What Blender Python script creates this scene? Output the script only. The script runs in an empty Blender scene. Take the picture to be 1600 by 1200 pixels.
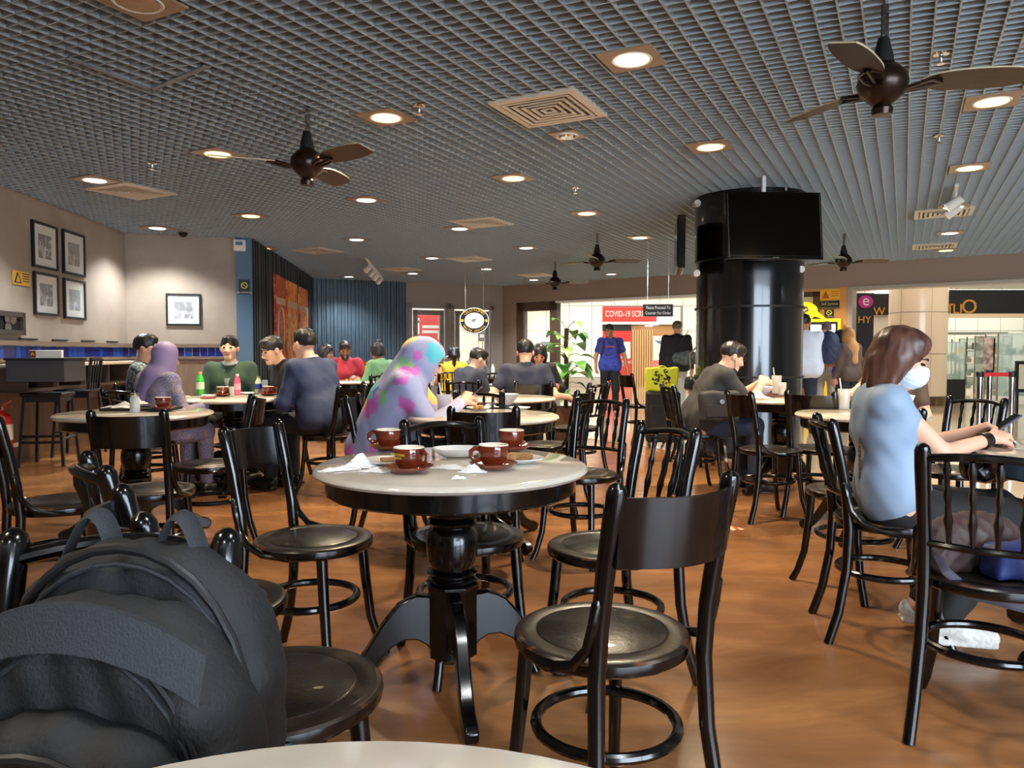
import bpy, math, random
import numpy as np
from mathutils import Vector, Matrix
random.seed(4)
sc = bpy.context.scene
COL = sc.collection
PI = math.pi
def R(d): return d*PI/180

# ---------------- camera ----------------
F_PX, HZ, CH = 1180.0, 550.0, 1.12
PITCH = math.atan((600-HZ)/F_PX)
cam = bpy.data.objects.new('camera', bpy.data.cameras.new('camera'))
cam.data.sensor_width = 36; cam.data.lens = 36*F_PX/1600
cam.data.clip_start = .05; cam.data.clip_end = 200
cam.location = (0, 0, CH); cam.rotation_euler = (PI/2-PITCH, 0, 0)
COL.objects.link(cam); sc.camera = cam
# ---------------- world, exposure, daylight ----------------
w = bpy.data.worlds.new('world'); sc.world = w; w.use_nodes = True
w.node_tree.nodes['Background'].inputs[0].default_value = (.70, .84, 1, 1)
w.node_tree.nodes['Background'].inputs[1].default_value = 7.0
sc.view_settings.view_transform = 'Standard'; sc.view_settings.look = 'None'
sc.view_settings.exposure = 1.3; sc.view_settings.gamma = 1
sc.view_settings.use_curve_mapping = False
def area(name, loc, sx, sy, e, col, rot=(0, 0, 0)):
    l = bpy.data.lights.new(name, 'AREA'); l.shape = 'RECTANGLE'; l.size = sx; l.size_y = sy
    l.energy = e; l.color = col
    o = bpy.data.objects.new(name, l); o.location = loc; o.rotation_euler = rot; COL.objects.link(o); return o
area('concourse_light', (3, 21.6, 3.25), 16, 3.4, 250, (1, .95, .86))
area('concourse_light', (10.5, 14.6, 3.25), 7, 5, 90, (1, .95, .86))
area('concourse_light', (9, 6.5, 3.25), 5, 9, 110, (1, .96, .9))
SPOT_W, SPOT_C = 150, 125

def ray(px, py):
    u = (px-800)/F_PX; v = -(py-600)/F_PX
    return Vector((u, math.cos(PITCH)+v*math.sin(PITCH), -math.sin(PITCH)+v*math.cos(PITCH)))
def G(px, py, z=0.0):
    d = ray(px, py); t = (z-CH)/d.z
    return Vector((d.x*t, d.y*t, z))
def Dp(px, py, Y):
    d = ray(px, py); t = Y/d.y
    return Vector((d.x*t, Y, CH+d.z*t))
def XW(px, Y, z=1.0): # x for a pixel column at depth Y
    return Dp(px, 550, Y).x

# ---------------- materials ----------------
def lin(c):
    return tuple(((x/255)/12.92 if x/255 <= .04045 else ((x/255+.055)/1.055)**2.4) for x in c[:3])+(1,)
MATS = {}
def mat(name, c, rough=.5, metal=0, coat=0, c2=None, ns=8, lo=.4, hi=.6, stretch=None, bump=0, bs=40, emit=0, alpha=1, trans=0, kind='noise', spec=None, detail=4, rough2=None, distort=0):
    if name in MATS: return MATS[name]
    m = bpy.data.materials.new(name); m.use_nodes = True
    nt = m.node_tree; N = nt.nodes; L = nt.links; b = N['Principled BSDF']
    b.inputs['Base Color'].default_value = lin(c); b.inputs['Roughness'].default_value = rough
    b.inputs['Metallic'].default_value = metal; b.inputs['Coat Weight'].default_value = coat
    b.inputs['Coat Roughness'].default_value = .06
    if spec is not None: b.inputs['Specular IOR Level'].default_value = spec
    b.inputs['Transmission Weight'].default_value = trans
    b.inputs['Alpha'].default_value = alpha
    tc = N.new('ShaderNodeTexCoord'); mp = N.new('ShaderNodeMapping'); L.new(tc.outputs['Object'], mp.inputs[0])
    if stretch: mp.inputs['Scale'].default_value = stretch
    if c2 is not None:
        if kind == 'voronoi':
            t = N.new('ShaderNodeTexVoronoi'); t.inputs['Scale'].default_value = ns; out = t.outputs['Distance']
            L.new(mp.outputs[0], t.inputs['Vector'])
        elif kind == 'wave':
            t = N.new('ShaderNodeTexWave'); t.inputs['Scale'].default_value = ns; t.inputs['Distortion'].default_value = distort; out = t.outputs['Fac']
            L.new(mp.outputs[0], t.inputs['Vector'])
        else:
            t = N.new('ShaderNodeTexNoise'); t.inputs['Scale'].default_value = ns; t.inputs['Detail'].default_value = detail; out = t.outputs['Fac']
            t.inputs['Distortion'].default_value = distort
            L.new(mp.outputs[0], t.inputs['Vector'])
        r = N.new('ShaderNodeValToRGB'); L.new(out, r.inputs[0])
        cs = [c]+(c2 if isinstance(c2[0], (list, tuple)) else [c2])
        e = r.color_ramp.elements
        e[0].position = lo; e[0].color = lin(cs[0]); e[1].position = hi; e[1].color = lin(cs[-1])
        for i in range(1, len(cs)-1):
            x = e.new(lo+(hi-lo)*i/(len(cs)-1)); x.color = lin(cs[i])
        L.new(r.outputs[0], b.inputs['Base Color'])
        if rough2 is not None:
            mr = N.new('ShaderNodeMapRange'); L.new(out, mr.inputs[0]); mr.inputs[1].default_value = lo; mr.inputs[2].default_value = hi
            mr.inputs[3].default_value = rough; mr.inputs[4].default_value = rough2; L.new(mr.outputs[0], b.inputs['Roughness'])
    if bump:
        t2 = N.new('ShaderNodeTexNoise'); t2.inputs['Scale'].default_value = bs; t2.inputs['Detail'].default_value = 5
        L.new(mp.outputs[0], t2.inputs['Vector'])
        bp = N.new('ShaderNodeBump'); bp.inputs['Strength'].default_value = bump; bp.inputs['Distance'].default_value = .01
        L.new(t2.outputs['Fac'], bp.inputs['Height']); L.new(bp.outputs[0], b.inputs['Normal'])
    if emit:
        b.inputs['Emission Color'].default_value = lin(c); b.inputs['Emission Strength'].default_value = emit
        if c2 is not None: L.new(r.outputs[0], b.inputs['Emission Color'])
    MATS[name] = m; return m

BLACK = mat('black_lacquer', (7, 6, 7), .2, coat=.25, c2=(15, 11, 10), ns=30, lo=.55, hi=.8)
SEAT = mat('worn_seat_lacquer', (14, 10, 8), .27, coat=.15, c2=[(25, 18, 13), (66, 48, 32)], ns=7, lo=.4, hi=.8, rough2=.45, bump=.12, bs=90)
WORN = mat('worn_edge', (34, 24, 19), .3, c2=(126, 82, 52), ns=16, lo=.5, hi=.72)
TOP = mat('cream_stone_top', (214, 206, 192), .13, coat=.3, c2=(198, 188, 172), ns=5, lo=.35, hi=.7)
TRIM = mat('brass_trim', (150, 120, 84), .35, metal=.6)
def seat_material():
    m = SEAT; nt = m.node_tree
    return m
FLOORM = bpy.data.materials.new('brown_floor'); FLOORM.use_nodes = True
def setup_floor():
    nt = FLOORM.node_tree; N = nt.nodes; L = nt.links; b = N['Principled BSDF']
    tc = N.new('ShaderNodeTexCoord'); mp = N.new('ShaderNodeMapping'); mp.inputs['Scale'].default_value = (1, 3.2, 1)
    mp.inputs['Rotation'].default_value = (0, 0, R(-20)); L.new(tc.outputs['Object'], mp.inputs[0])
    n1 = N.new('ShaderNodeTexNoise'); n1.inputs['Scale'].default_value = 1.1; n1.inputs['Detail'].default_value = 8; n1.inputs['Roughness'].default_value = .62; n1.inputs['Distortion'].default_value = .6
    L.new(mp.outputs[0], n1.inputs['Vector'])
    r = N.new('ShaderNodeValToRGB'); L.new(n1.outputs['Fac'], r.inputs[0]); e = r.color_ramp.elements
    e[0].position = .28; e[0].color = lin((108, 72, 44)); e[1].position = .74; e[1].color = lin((166, 118, 72))
    x = e.new(.5); x.color = lin((134, 92, 58))
    L.new(r.outputs[0], b.inputs['Base Color'])
    n2 = N.new('ShaderNodeTexNoise'); n2.inputs['Scale'].default_value = 2.2; n2.inputs['Detail'].default_value = 6; L.new(mp.outputs[0], n2.inputs['Vector'])
    mr = N.new('ShaderNodeMapRange'); L.new(n2.outputs['Fac'], mr.inputs[0]); mr.inputs[1].default_value = .3; mr.inputs[2].default_value = .7
    mr.inputs[3].default_value = .14; mr.inputs[4].default_value = .26; L.new(mr.outputs[0], b.inputs['Roughness'])
    n3 = N.new('ShaderNodeTexNoise'); n3.inputs['Scale'].default_value = 30; L.new(mp.outputs[0], n3.inputs['Vector'])
    bp = N.new('ShaderNodeBump'); bp.inputs['Strength'].default_value = .02; bp.inputs['Distance'].default_value = .005
    L.new(n3.outputs['Fac'], bp.inputs['Height']); L.new(bp.outputs[0], b.inputs['Normal'])
setup_floor()
MARBLE_GLARE = mat('beige_marble_glare', (196, 178, 152), .1, c2=(170, 150, 124), ns=1.4, lo=.35, hi=.7, coat=.3)
PAINT = mat('taupe_paint', (163, 149, 134), .75, c2=(156, 142, 128), ns=3, bump=.03, bs=200)
GREYP = mat('grey_paint', (148, 138, 130), .7)
HEADP = mat('header_paint', (150, 128, 112), .6)
WOODW = mat('wainscot_wood', (92, 66, 46), .45, c2=(116, 86, 62), ns=3, stretch=(6, 6, .6), lo=.35, hi=.7)
LEDGE = mat('ledge_wood', (120, 100, 82), .45)
BLUESL = mat('blue_grey_slat', (56, 74, 88), .42, c2=(78, 98, 112), ns=4, stretch=(5, 5, .8), lo=.3, hi=.75)
DARKSL = mat('dark_slat', (34, 34, 36), .35)
BLUECOL = mat('blue_column_paint', (74, 104, 128), .5)
GRID = mat('ceiling_blade_grey', (162, 175, 182), .5)
PLEN = mat('plenum_dark', (14, 15, 17), .9)
WHITE = mat('white_paint', (222, 220, 212), .5)
DIFF = mat('diffuser_beige', (205, 198, 184), .5)
DLPLATE = mat('downlight_plate', (150, 128, 104), .4)
PANELW = mat('white_glass_panel', (236, 232, 218), .22, coat=.3)
ALU = mat('grey_aluminium', (142, 138, 136), .4)
BROWNF = mat('brown_frame', (86, 64, 48), .45)
CREAM = mat('cream_panel', (222, 200, 170), .25, coat=.2)
GLASS = mat('clear_glass', (245, 250, 250), .02, alpha=.14, spec=.6)
TUMB = mat('tumbler_glass', (235, 240, 242), .03, alpha=.32, spec=.8)
COLB = mat('column_black', (17, 18, 21), .2, coat=.5)
STEEL = mat('brushed_steel', (170, 165, 158), .22, metal=1)
CHROME = mat('chrome', (205, 205, 208), .08, metal=1)
BRONZE = mat('fan_bronze', (52, 36, 28), .3, metal=.6)
BLADEM = mat('fan_blade_wood', (34, 17, 12), .42, c2=(48, 25, 17), ns=4, stretch=(1, 8, 1))
BLADET = mat('fan_blade_top', (196, 180, 150), .5)
CUPB = mat('brown_glaze', (112, 44, 24), .12, coat=.5, c2=(92, 34, 18), ns=10)
CUPW = mat('cream_glaze', (236, 226, 206), .2)
CHINA = mat('white_china', (232, 232, 228), .15, coat=.3)
PAPER = mat('tissue_paper', (236, 236, 236), .9)
TOAST = mat('toast_brown', (176, 132, 84), .8, c2=(140, 98, 56), ns=30)
COFFEE = mat('coffee_dregs', (196, 176, 140), .3)
RED = mat('red_sign', (206, 52, 46), .5)
YEL = mat('yellow_sign', (232, 190, 52), .5)
YELB = mat('kiosk_yellow', (236, 200, 34), .45)
GOLDL = mat('gold_letters', (214, 150, 50), .4)
BLK = mat('flat_black', (20, 18, 18), .5)
SCREENB = mat('tv_screen', (7, 5, 4), .16, spec=.25)
WLIGHT = mat('warm_lamp', (255, 214, 140), .5, emit=1.6)
CLIGHT = mat('cool_lamp', (232, 244, 255), .5, emit=1.8)
ALUT = mat('silver_handle', (180, 180, 182), .3, metal=.9)

# ---------------- mesh builder ----------------
class MB:
    def __init__(s): s.v = []; s.f = []; s.m = []
    def add(s, vs, fs, mi=0):
        o = len(s.v); s.v += [tuple(v) for v in vs]; s.f += [tuple(i+o for i in f) for f in fs]; s.m += [mi]*len(fs); return s
    def box(s, a, b, mi=0, M=None, bev=0):
        x0, y0, z0 = a; x1, y1, z1 = b
        vs = [Vector(p) for p in ((x0,y0,z0),(x1,y0,z0),(x1,y1,z0),(x0,y1,z0),(x0,y0,z1),(x1,y0,z1),(x1,y1,z1),(x0,y1,z1))]
        if M: vs = [M@p for p in vs]
        return s.add(vs, [(0,3,2,1),(4,5,6,7),(0,1,5,4),(1,2,6,5),(2,3,7,6),(3,0,4,7)], mi)
    def lathe(s, prof, n=24, c=(0, 0, 0), mi=0, M=None, cap=True, sx=1, sy=1, mis=None):
        vs = []
        for r, z in prof:
            for k in range(n):
                a = 2*PI*k/n; vs.append(Vector((c[0]+r*sx*math.cos(a), c[1]+r*sy*math.sin(a), c[2]+z)))
        if M: vs = [M@p for p in vs]
        o = len(s.v); s.v += [tuple(v) for v in vs]
        for i in range(len(prof)-1):
            for k in range(n):
                k2 = (k+1) % n
                s.f.append((o+i*n+k, o+i*n+k2, o+(i+1)*n+k2, o+(i+1)*n+k)); s.m.append(mis[i] if mis else mi)
        if cap:
            if prof[0][0] > 1e-5: s.f.append(tuple(o+k for k in range(n))[::-1]); s.m.append(mis[0] if mis else mi)
            if prof[-1][0] > 1e-5: s.f.append(tuple(o+(len(prof)-1)*n+k for k in range(n))); s.m.append(mis[-1] if mis else mi)
        return s
    def tube(s, pts, r, n=10, mi=0, closed=False, flat=1, cap=True, up=(0, 0, 1)):
        P = [Vector(p) for p in pts]; k = len(P)
        rs = r if isinstance(r, (list, tuple)) else [r]*k
        up = Vector(up); prev = None; vs = []
        for i in range(k):
            if closed: t = P[(i+1) % k]-P[i-1]
            else: t = P[min(i+1, k-1)]-P[max(i-1, 0)]
            t = t.normalized() if t.length > 1e-9 else Vector((0,0,1))
            if prev is None:
                a = up.cross(t)
                if a.length < .05: a = Vector((1, 0, 0)).cross(t)
            else: a = prev-t*prev.dot(t)
            a.normalize(); b = t.cross(a); prev = a
            for j in range(n):
                q = 2*PI*j/n
                vs.append(P[i]+a*math.cos(q)*rs[i]+b*math.sin(q)*rs[i]*flat)
        o = len(s.v); s.v += [tuple(v) for v in vs]
        for i in range(k if closed else k-1):
            i2 = (i+1) % k
            for j in range(n):
                j2 = (j+1) % n
                s.f.append((o+i*n+j, o+i*n+j2, o+i2*n+j2, o+i2*n+j)); s.m.append(mi)
        if cap and not closed:
            s.f.append(tuple(o+j for j in range(n))[::-1]); s.f.append(tuple(o+(k-1)*n+j for j in range(n))); s.m += [mi, mi]
        return s
    def prism(s, poly, z0, z1, mi=0, M=None):   # poly in xy, extruded along z
        n = len(poly); vs = [Vector((p[0], p[1], z0)) for p in poly]+[Vector((p[0], p[1], z1)) for p in poly]
        if M: vs = [M@p for p in vs]
        return s.add(vs, [tuple(range(n))[::-1], tuple(range(n, 2*n))]+[(i, (i+1) % n, n+(i+1) % n, n+i) for i in range(n)], mi)
    def build(s, name, m, parent=None, smooth=True, bevel=0, loc=None, ang=35):
        me = bpy.data.meshes.new(name); me.from_pydata(s.v, [], s.f)
        for x in (m if isinstance(m, (list, tuple)) else [m]): me.materials.append(x)
        me.polygons.foreach_set('material_index', s.m)
        me.polygons.foreach_set('use_smooth', [smooth]*len(s.f)); me.update()
        if smooth:
            try: me.set_sharp_from_angle(angle=R(ang))
            except Exception: pass
        o = bpy.data.objects.new(name, me); COL.objects.link(o)
        if parent: o.parent = parent
        if loc is not None: o.location = loc
        if bevel:
            b = o.modifiers.new('bevel', 'BEVEL'); b.width = bevel; b.segments = 2; b.limit_method = 'ANGLE'
        return o
def tag(o, label=None, cat=None, group=None, kind=None):
    if label: o['label'] = label
    if cat: o['category'] = cat
    if group: o['group'] = group
    if kind: o['kind'] = kind
    return o
def thing(name, label, cat, loc=(0, 0, 0), rz=0, group=None, parent=None):
    o = bpy.data.objects.new(name, None); COL.objects.link(o); o.location = loc; o.rotation_euler = (0, 0, rz)
    o.empty_display_size = .1
    return tag(o, label, cat, group)
def dup(root, loc, rz, label, group=None):
    r = root.copy(); COL.objects.link(r); r.location = loc; r.rotation_euler = (0, 0, rz); r['label'] = label
    if group: r['group'] = group
    for ch in list(root.children):
        c = ch.copy(); COL.objects.link(c); c.parent = r
        for g in list(ch.children):
            d = g.copy(); COL.objects.link(d); d.parent = c
    return r
def struct(name, mb, m, parent=None, **k):
    o = mb.build(name, m, parent, smooth=k.pop('smooth', False), **k)
    if not parent: o['kind'] = 'structure'
    return o
def arc(p0, p1, p2, n=8):  # quadratic bezier
    p0, p1, p2 = Vector(p0), Vector(p1), Vector(p2)
    return [(1-t)**2*p0+2*t*(1-t)*p1+t*t*p2 for t in [i/n for i in range(n+1)]]
def text(body, size, m, parent, loc, rot=(0, 0, 0), depth=.003, name='lettering', align='CENTER', sx=1):
    c = bpy.data.curves.new(name, 'FONT'); c.body = body; c.size = size; c.extrude = depth; c.align_x = align; c.align_y = 'CENTER'
    c.materials.append(m); c.resolution_u = 3 if size < .2 else 8
    tmp = bpy.data.objects.new(name, c); me = bpy.data.meshes.new_from_object(tmp); bpy.data.objects.remove(tmp)
    o = bpy.data.objects.new(name, me); COL.objects.link(o); o.location = loc; o.rotation_euler = rot; o.scale = (sx, 1, 1)
    if parent: o.parent = parent
    return o

# ---------------- room geometry (plan) ----------------
ZC = 2.80
A0 = G(0, 290, ZC); A1 = G(195, 365, ZC)
adir = (A1-A0).normalized(); AS = A0-adir*13
B1 = G(370, 372, ZC); K1 = G(391, 373, ZC)
C1 = G(487, 435, ZC); D1 = G(634, 441, ZC); E1 = G(785, 447, ZC); F1 = G(1600, 395, ZC)
fdir = (F1-E1).normalized(); FE = F1+fdir*7
for p in (A0, A1, AS, B1, K1, C1, D1, E1, F1, FE): p.z = 0
ZH = 2.36   # header underside
def wall(name, p, q, z0, z1, m, t=.12, parent=None, side=1):
    d = (q-p); L = d.length; d.normalize(); n = Vector((-d.y, d.x, 0))*side
    M = Matrix(((d.x, n.x, 0, p.x), (d.y, n.y, 0, p.y), (0, 0, 1, 0), (0, 0, 0, 1)))
    return struct(name, MB().box((0, 0, z0), (L, t, z1), M=M), m, parent)
def frame_of(p, q):  # local matrix: x along wall, y pointing out of the room (behind), z up
    d = (q-p).normalized(); n = Vector((-d.y, d.x, 0))
    return Matrix(((d.x, n.x, 0, p.x), (d.y, n.y, 0, p.y), (0, 0, 1, 0), (0, 0, 0, 1)))
YB = -3.2
# floor
MB_ = MB().box((-8, YB-4, -.1), (20, 30, 0))
struct('floor', MB_, FLOORM)
poly = [(20, -6), (20, 29.9), (-7, 29.9), (-6, 20.2)]+[(D1.x, D1.y), (E1.x, E1.y-.6), (-.2, 16), (.35, 12.5), (.75, 10), (1.6, 8.9), (2.7, 6.7), (3.1, 5.3), (3.35, 4.2), (4.3, 1), (4.8, -6)]
tiles = MB().prism(poly[::-1] if False else poly, .0, .004)
struct('floor_concourse_glare', tiles, MARBLE_GLARE)  # marble beyond the header; inside the cafe it paints reflected concourse glare
# walls
wl = wall('wall_left', AS, A1, 0, 3.1, PAINT)
wb = wall('wall_back', A1, B1, 0, 3.1, PAINT)
wc = wall('wall_poster', K1, C1, 0, 3.1, DARKSL)
wd = wall('wall_slatted', C1, D1, 0, 3.1, BLUESL)
kc = MB(); M_ = frame_of(B1, K1); Lk = (K1-B1).length
kc.box((-.02, -.06, 0), (Lk+.02, .4, 3.1), M=M_)
struct('wall_blue_column', kc, BLUECOL)
# slats on poster wall and back slatted wall, each one a part
def slats(parent, p, q, m, wmin, wmax, gap, dep, z0=0, z1=2.8, rnd=True):
    M = frame_of(p, q); L = (q-p).length; x = .01
    while x < L-.02:
        ww = random.uniform(wmin, wmax); dd = random.uniform(*dep)
        o = MB().box((x, -dd, z0), (min(x+ww, L), .0, z1), M=M).build('slat', m, parent, smooth=False)
        x += ww+random.uniform(*gap)
slats(wd, C1, D1, BLUESL, .03, .075, (.008, .028), (.02, .055))
slats(wc, K1, C1, DARKSL, .07, .1, (.05, .07), (.04, .07))
# window wall E
ME = frame_of(D1, E1); LE = (E1-D1).length
def ex(px):  # local x on wall E for a pixel column
    r = ray(px, 550); d = (E1-D1).normalized()
    # solve r*t = D1 + d*s
    a = np.array([[r.x, -d.x], [r.y, -d.y]]); s = np.linalg.solve(a, np.array([D1.x, D1.y])); return s[1]
def px_on(px, py, p, q):  # local (x,z) on wall plane p-q
    r = ray(px, py); d = (q-p).normalized()
    a = np.array([[r.x, -d.x], [r.y, -d.y]]); s = np.linalg.solve(a, np.array([p.x, p.y])); return s[1], CH+r.z*s[0]
zt = px_on(700, 475, D1, E1)[1]
we = struct('wall_window', MB().box((0, 0, zt), (LE, .15, 3.1), M=ME).box((ex(772), 0, 0), (LE+.1, .15, zt), M=ME).box((0, 0, 0), (ex(638), .15, zt), M=ME), GREYP)
for i, (a, b) in enumerate(((638, 702), (704, 772))):
    xa, xb = ex(a), ex(b)
    f = MB()
    for (u0, u1, v0, v1) in ((xa, xa+.1, 0, zt), (xb-.1, xb, 0, zt), (xa, xb, zt-.12, zt), (xa, xb, 0, .15)):
        f.box((u0, -.02, v0), (u1, .12, v1), M=ME)
    for (u0, u1, v0, v1) in ((xa+.14, xa+.24, .15, zt-.16), (xb-.24, xb-.14, .15, zt-.16), (xa+.14, xb-.14, zt-.28, zt-.16), (xa+.14, xb-.14, .15, .3)):
        f.box((u0, .0, v0), (u1, .08, v1), M=ME)
    wn = struct('window_%d' % (i+1), f, ALU)
    MB().box((xa+.2, .03, .2), (xb-.2, .045, zt-.2), M=ME).build('pane', GLASS, wn, smooth=False)
# header F with opening
MF = frame_of(E1, FE); LF = (FE-E1).length
def fx(px): return px_on(px, 550, E1, FE)[0]
def fz(px, py): return px_on(px, py, E1, FE)[1]
hd = MB().box((-.05, 0, ZH), (LF, .3, 3.1), M=MF)
hd.box((0, 0, 0), (fx(806), .3, ZH), M=MF)
struct('wall_header', hd, HEADP)
struct('trim_1', MB().box((fx(868), -.02, ZH-.05), (fx(1100), .32, ZH), M=MF), WHITE)
# tan pier with signs right of the round column
xa, xb = fx(1238), fx(1323)
pier = wall('wall_pier', E1+fdir*xa, E1+fdir*xb, 0, ZH, mat('tan_paint', (206, 152, 92), .6), t=.3)
struct('trim_2', MB().box((xb, -.03, 0), (xb+.09, .33, ZH), M=MF).box((xb, -.03, ZH-.06), (LF, .33, ZH), M=MF), mat('pale_metal_trim', (190, 180, 166), .35, metal=.4))
# brown framed glass door
xa, xb = fx(807), fx(869)
f = MB()
for (u0, u1, v0, v1) in ((xa, xa+.2, 0, ZH), (xb-.2, xb, 0, ZH), (xa, xb, ZH-.22, ZH), (xa, xb, 0, .2)):
    f.box((u0, .02, v0), (u1, .2, v1), M=MF)
dr = struct('door_1', f, BROWNF)
MB().box((xa+.18, .08, .18), (xb-.18, .1, ZH-.2), M=MF).build('pane', GLASS, dr, smooth=False)
# back wall behind the camera with the daylight openings, right side wall piers
bw = MB()
bw.box((-9, YB-.2, 0), (1.2, YB, 3.1)); bw.box((1.2, YB-.2, 0), (20, YB, .25)); bw.box((1.2, YB-.2, 2.75), (20, YB, 3.1)); bw.box((8.2, YB-.2, .2), (20, YB, 2.8))
for x in (4.6,):
    bw.box((x, YB-.2, .25), (x+.14, YB, 2.75))
struct('wall_rear', bw, PAINT)
# ---------------- open cell ceiling ----------------
GA = R(27.4)
e1 = Vector((math.sin(GA), math.cos(GA), 0)); e2 = Vector((math.cos(GA), -math.sin(GA), 0))
room = [AS, A1, B1, K1, C1, D1, E1, F1, FE, Vector((FE.x, YB, 0)), Vector((AS.x, YB, 0))]
room[0] = A1-adir*((A1.y-YB)/adir.y); room[-1] = Vector((room[0].x, YB, 0))
def clip(p, d):
    ts = []
    n = len(room)
    for i in range(n):
        a, b = room[i], room[(i+1) % n]; e = b-a
        den = d.x*e.y-d.y*e.x
        if abs(den) < 1e-9: continue
        w_ = a-p; t = (w_.x*e.y-w_.y*e.x)/den; u = (w_.x*d.y-w_.y*d.x)/den
        if 0 <= u < 1: ts.append(t)
    ts.sort(); return [(ts[i], ts[i+1]) for i in range(0, len(ts)-1, 2)]
cl = MB().prism([(p.x, p.y) for p in room][::-1], ZC+.32, ZC+.36)
ceil = struct('ceiling', cl, PLEN)
BH = .042
ub = MB().box((-.5, -.5, 0), (.5, .5, 1)); ubm = ub.build('slat', GRID, ceil, smooth=False); ub_mesh = ubm.data
bpy.data.objects.remove(ubm)
seglist = []
for fam, (d, nrm, s, th) in enumerate(((e1, e2, .107, .009), (e2, e1, .078, .005))):
    for k in range(-400, 400):
        c = nrm*(k*s)
        for t0, t1 in clip(c, d):
            if t1-t0 < .1: continue
            a, b = c+d*t0, c+d*t1
            m = c+d*max(t0, min(t1, -c.dot(d)))
            if max(a.y, b.y) < .6: continue
            seglist.append((max(.5, (m.xy).length)*(1.3 if fam else 1), a, b, d, th))
seglist.sort(key=lambda q: q[0])
rest = MB()
for i, (_, a, b, d, th) in enumerate(seglist):
    m = (a+b)/2; L = (b-a).length; rz = math.atan2(d.y, d.x)
    if i < 290:
        o = bpy.data.objects.new('slat', ub_mesh); COL.objects.link(o); o.parent = ceil
        o.location = (m.x, m.y, ZC); o.rotation_euler = (0, 0, rz); o.scale = (L, th, BH)
    else:
        rest.box((-L/2, -th/2, ZC), (L/2, th/2, ZC+BH), M=Matrix.Translation((m.x, m.y, 0))@Matrix.Rotation(rz, 4, 'Z'))
ro = rest.build('slat_field', GRID, ceil, smooth=False); ro['kind'] = 'stuff'

# ---------------- left walls: ledges, tiles, wainscot ----------------
ZT0, ZT1 = px_on(150, 557, A0, A1)[1], px_on(150, 543, A0, A1)[1]
tg = mat('tile_grout', (188, 194, 200), .6)
tblue = [mat('tile_blue_a', (28, 40, 120), .12, coat=.5), mat('tile_blue_b', (40, 66, 140), .12, coat=.5), mat('tile_blue_c', (34, 34, 88), .12, coat=.5)]
def wainscot(p, q, wm, idx):
    M = frame_of(p, q); L = (q-p).length
    struct('wainscot', MB().box((0, -.03, 0), (L, .0, ZT0-.02), M=M), wm)['kind'] = 'structure'
    t = struct('trim_%d' % idx, MB().box((0, -.06, ZT0-.045), (L, 0, ZT0-.012), M=M).box((0, -.05, ZT1+.012), (L, 0, ZT1+.06), M=M), LEDGE)
    g = MB().box((0, -.012, ZT0-.012), (L, 0, ZT1+.012), M=M).build('grout', tg, t, smooth=False)
    x = L-.006; s = .105
    while x > s and x > L-10.4:
        x -= s
        MB().box((x+.004, -.02, ZT0-.004), (x+s-.004, -.01, ZT1+.004), M=M).build('tile', random.choice(tblue), t, smooth=False)
wainscot(room[0], A1, WOODW, 3)
wainscot(A1, B1, mat('pale_wainscot', (138, 116, 98), .5, c2=(124, 104, 88), ns=4, stretch=(6, 6, .5)), 4)
# shallow dark slots above the ledge on the left wall
for i, px in enumerate((43, 93, 137, 175)):
    x, z = px_on(px, 533+i*1.8, A0, A1)
    MM = frame_of(A0, A1)
    MB().box((x-.18, -.02, ZT1+.075), (x+.18, -.001, ZT1+.088), M=MM).build('slot', BLK, wl, smooth=False)
# framed photographs
def framed(p, q, x0, y0, x1, y1, label, gm, blob):
    pa = px_on((x0+x1)/2, y0, p, q); 
    xl = px_on(x0, y0, p, q)[0]; xr = px_on(x1, y0, p, q)[0]
    xm, zt_ = pa; zb = px_on((x0+x1)/2, y1, p, q)[1]
    M = frame_of(p, q); c = M@Vector(((xl+xr)/2, -.002, (zt_+zb)/2))
    d = (q-p).normalized(); t = thing('framed_photograph', label, 'picture', c, math.atan2(d.y, d.x), 'framed photographs on the left walls')
    W, H = abs(xr-xl)/2, abs(zt_-zb)/2; fw = .028
    f = MB()
    for (a, b, c_, e) in ((-W, -W+fw, -H, H), (W-fw, W, -H, H), (-W+fw, W-fw, H-fw, H), (-W+fw, W-fw, -H, -H+fw)):
        f.box((a, -.03, c_), (b, 0, e))
    f.build('frame', BLK, t, smooth=False)
    MB().box((-W+fw, -.012, -H+fw), (W-fw, -.004, H-fw)).build('mount', mat('mount_white', (214, 214, 206), .6), t, smooth=False)
    MB().box((-W*.52, -.0145, -H*.55), (W*.52, -.011, H*.5)).build('print', gm, t, smooth=False)
    MB().box((-W+fw, -.02, -H+fw), (W-fw, -.018, H-fw)).build('pane', GLASS, t, smooth=False)
    return t
pm = [mat('photo_print_%s' % n, c, .6, c2=[(90, 90, 88), c3], ns=s, lo=.38, hi=.62, distort=1) for n, c, c3, s in (('a', (70, 70, 68), (190, 190, 184), 9), ('b', (120, 120, 114), (170, 168, 160), 7), ('c', (88, 90, 90), (180, 182, 182), 8), ('d', (128, 134, 142), (170, 176, 182), 5), ('e', (60, 64, 68), (196, 202, 206), 7))]
framed(A0, A1, 47, 349, 86, 420, 'tall black framed photo upper left of the four on the left wall, busy street scene', pm[0], 0)
framed(A0, A1, 95, 363, 129, 430, 'tall black framed photo upper right of the four on the left wall, pale hazy print', pm[1], 0)
framed(A0, A1, 50, 427, 88, 493, 'tall black framed photo lower left of the four on the left wall, old shophouse print', pm[2], 0)
framed(A0, A1, 97, 437, 130, 499, 'tall black framed photo lower right of the four on the left wall, bluish faded print', pm[3], 0)
framed(A1, B1, 259, 459, 314, 509, 'squarer black framed photo hanging alone under a wall wash of light', pm[4], 0)
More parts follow.
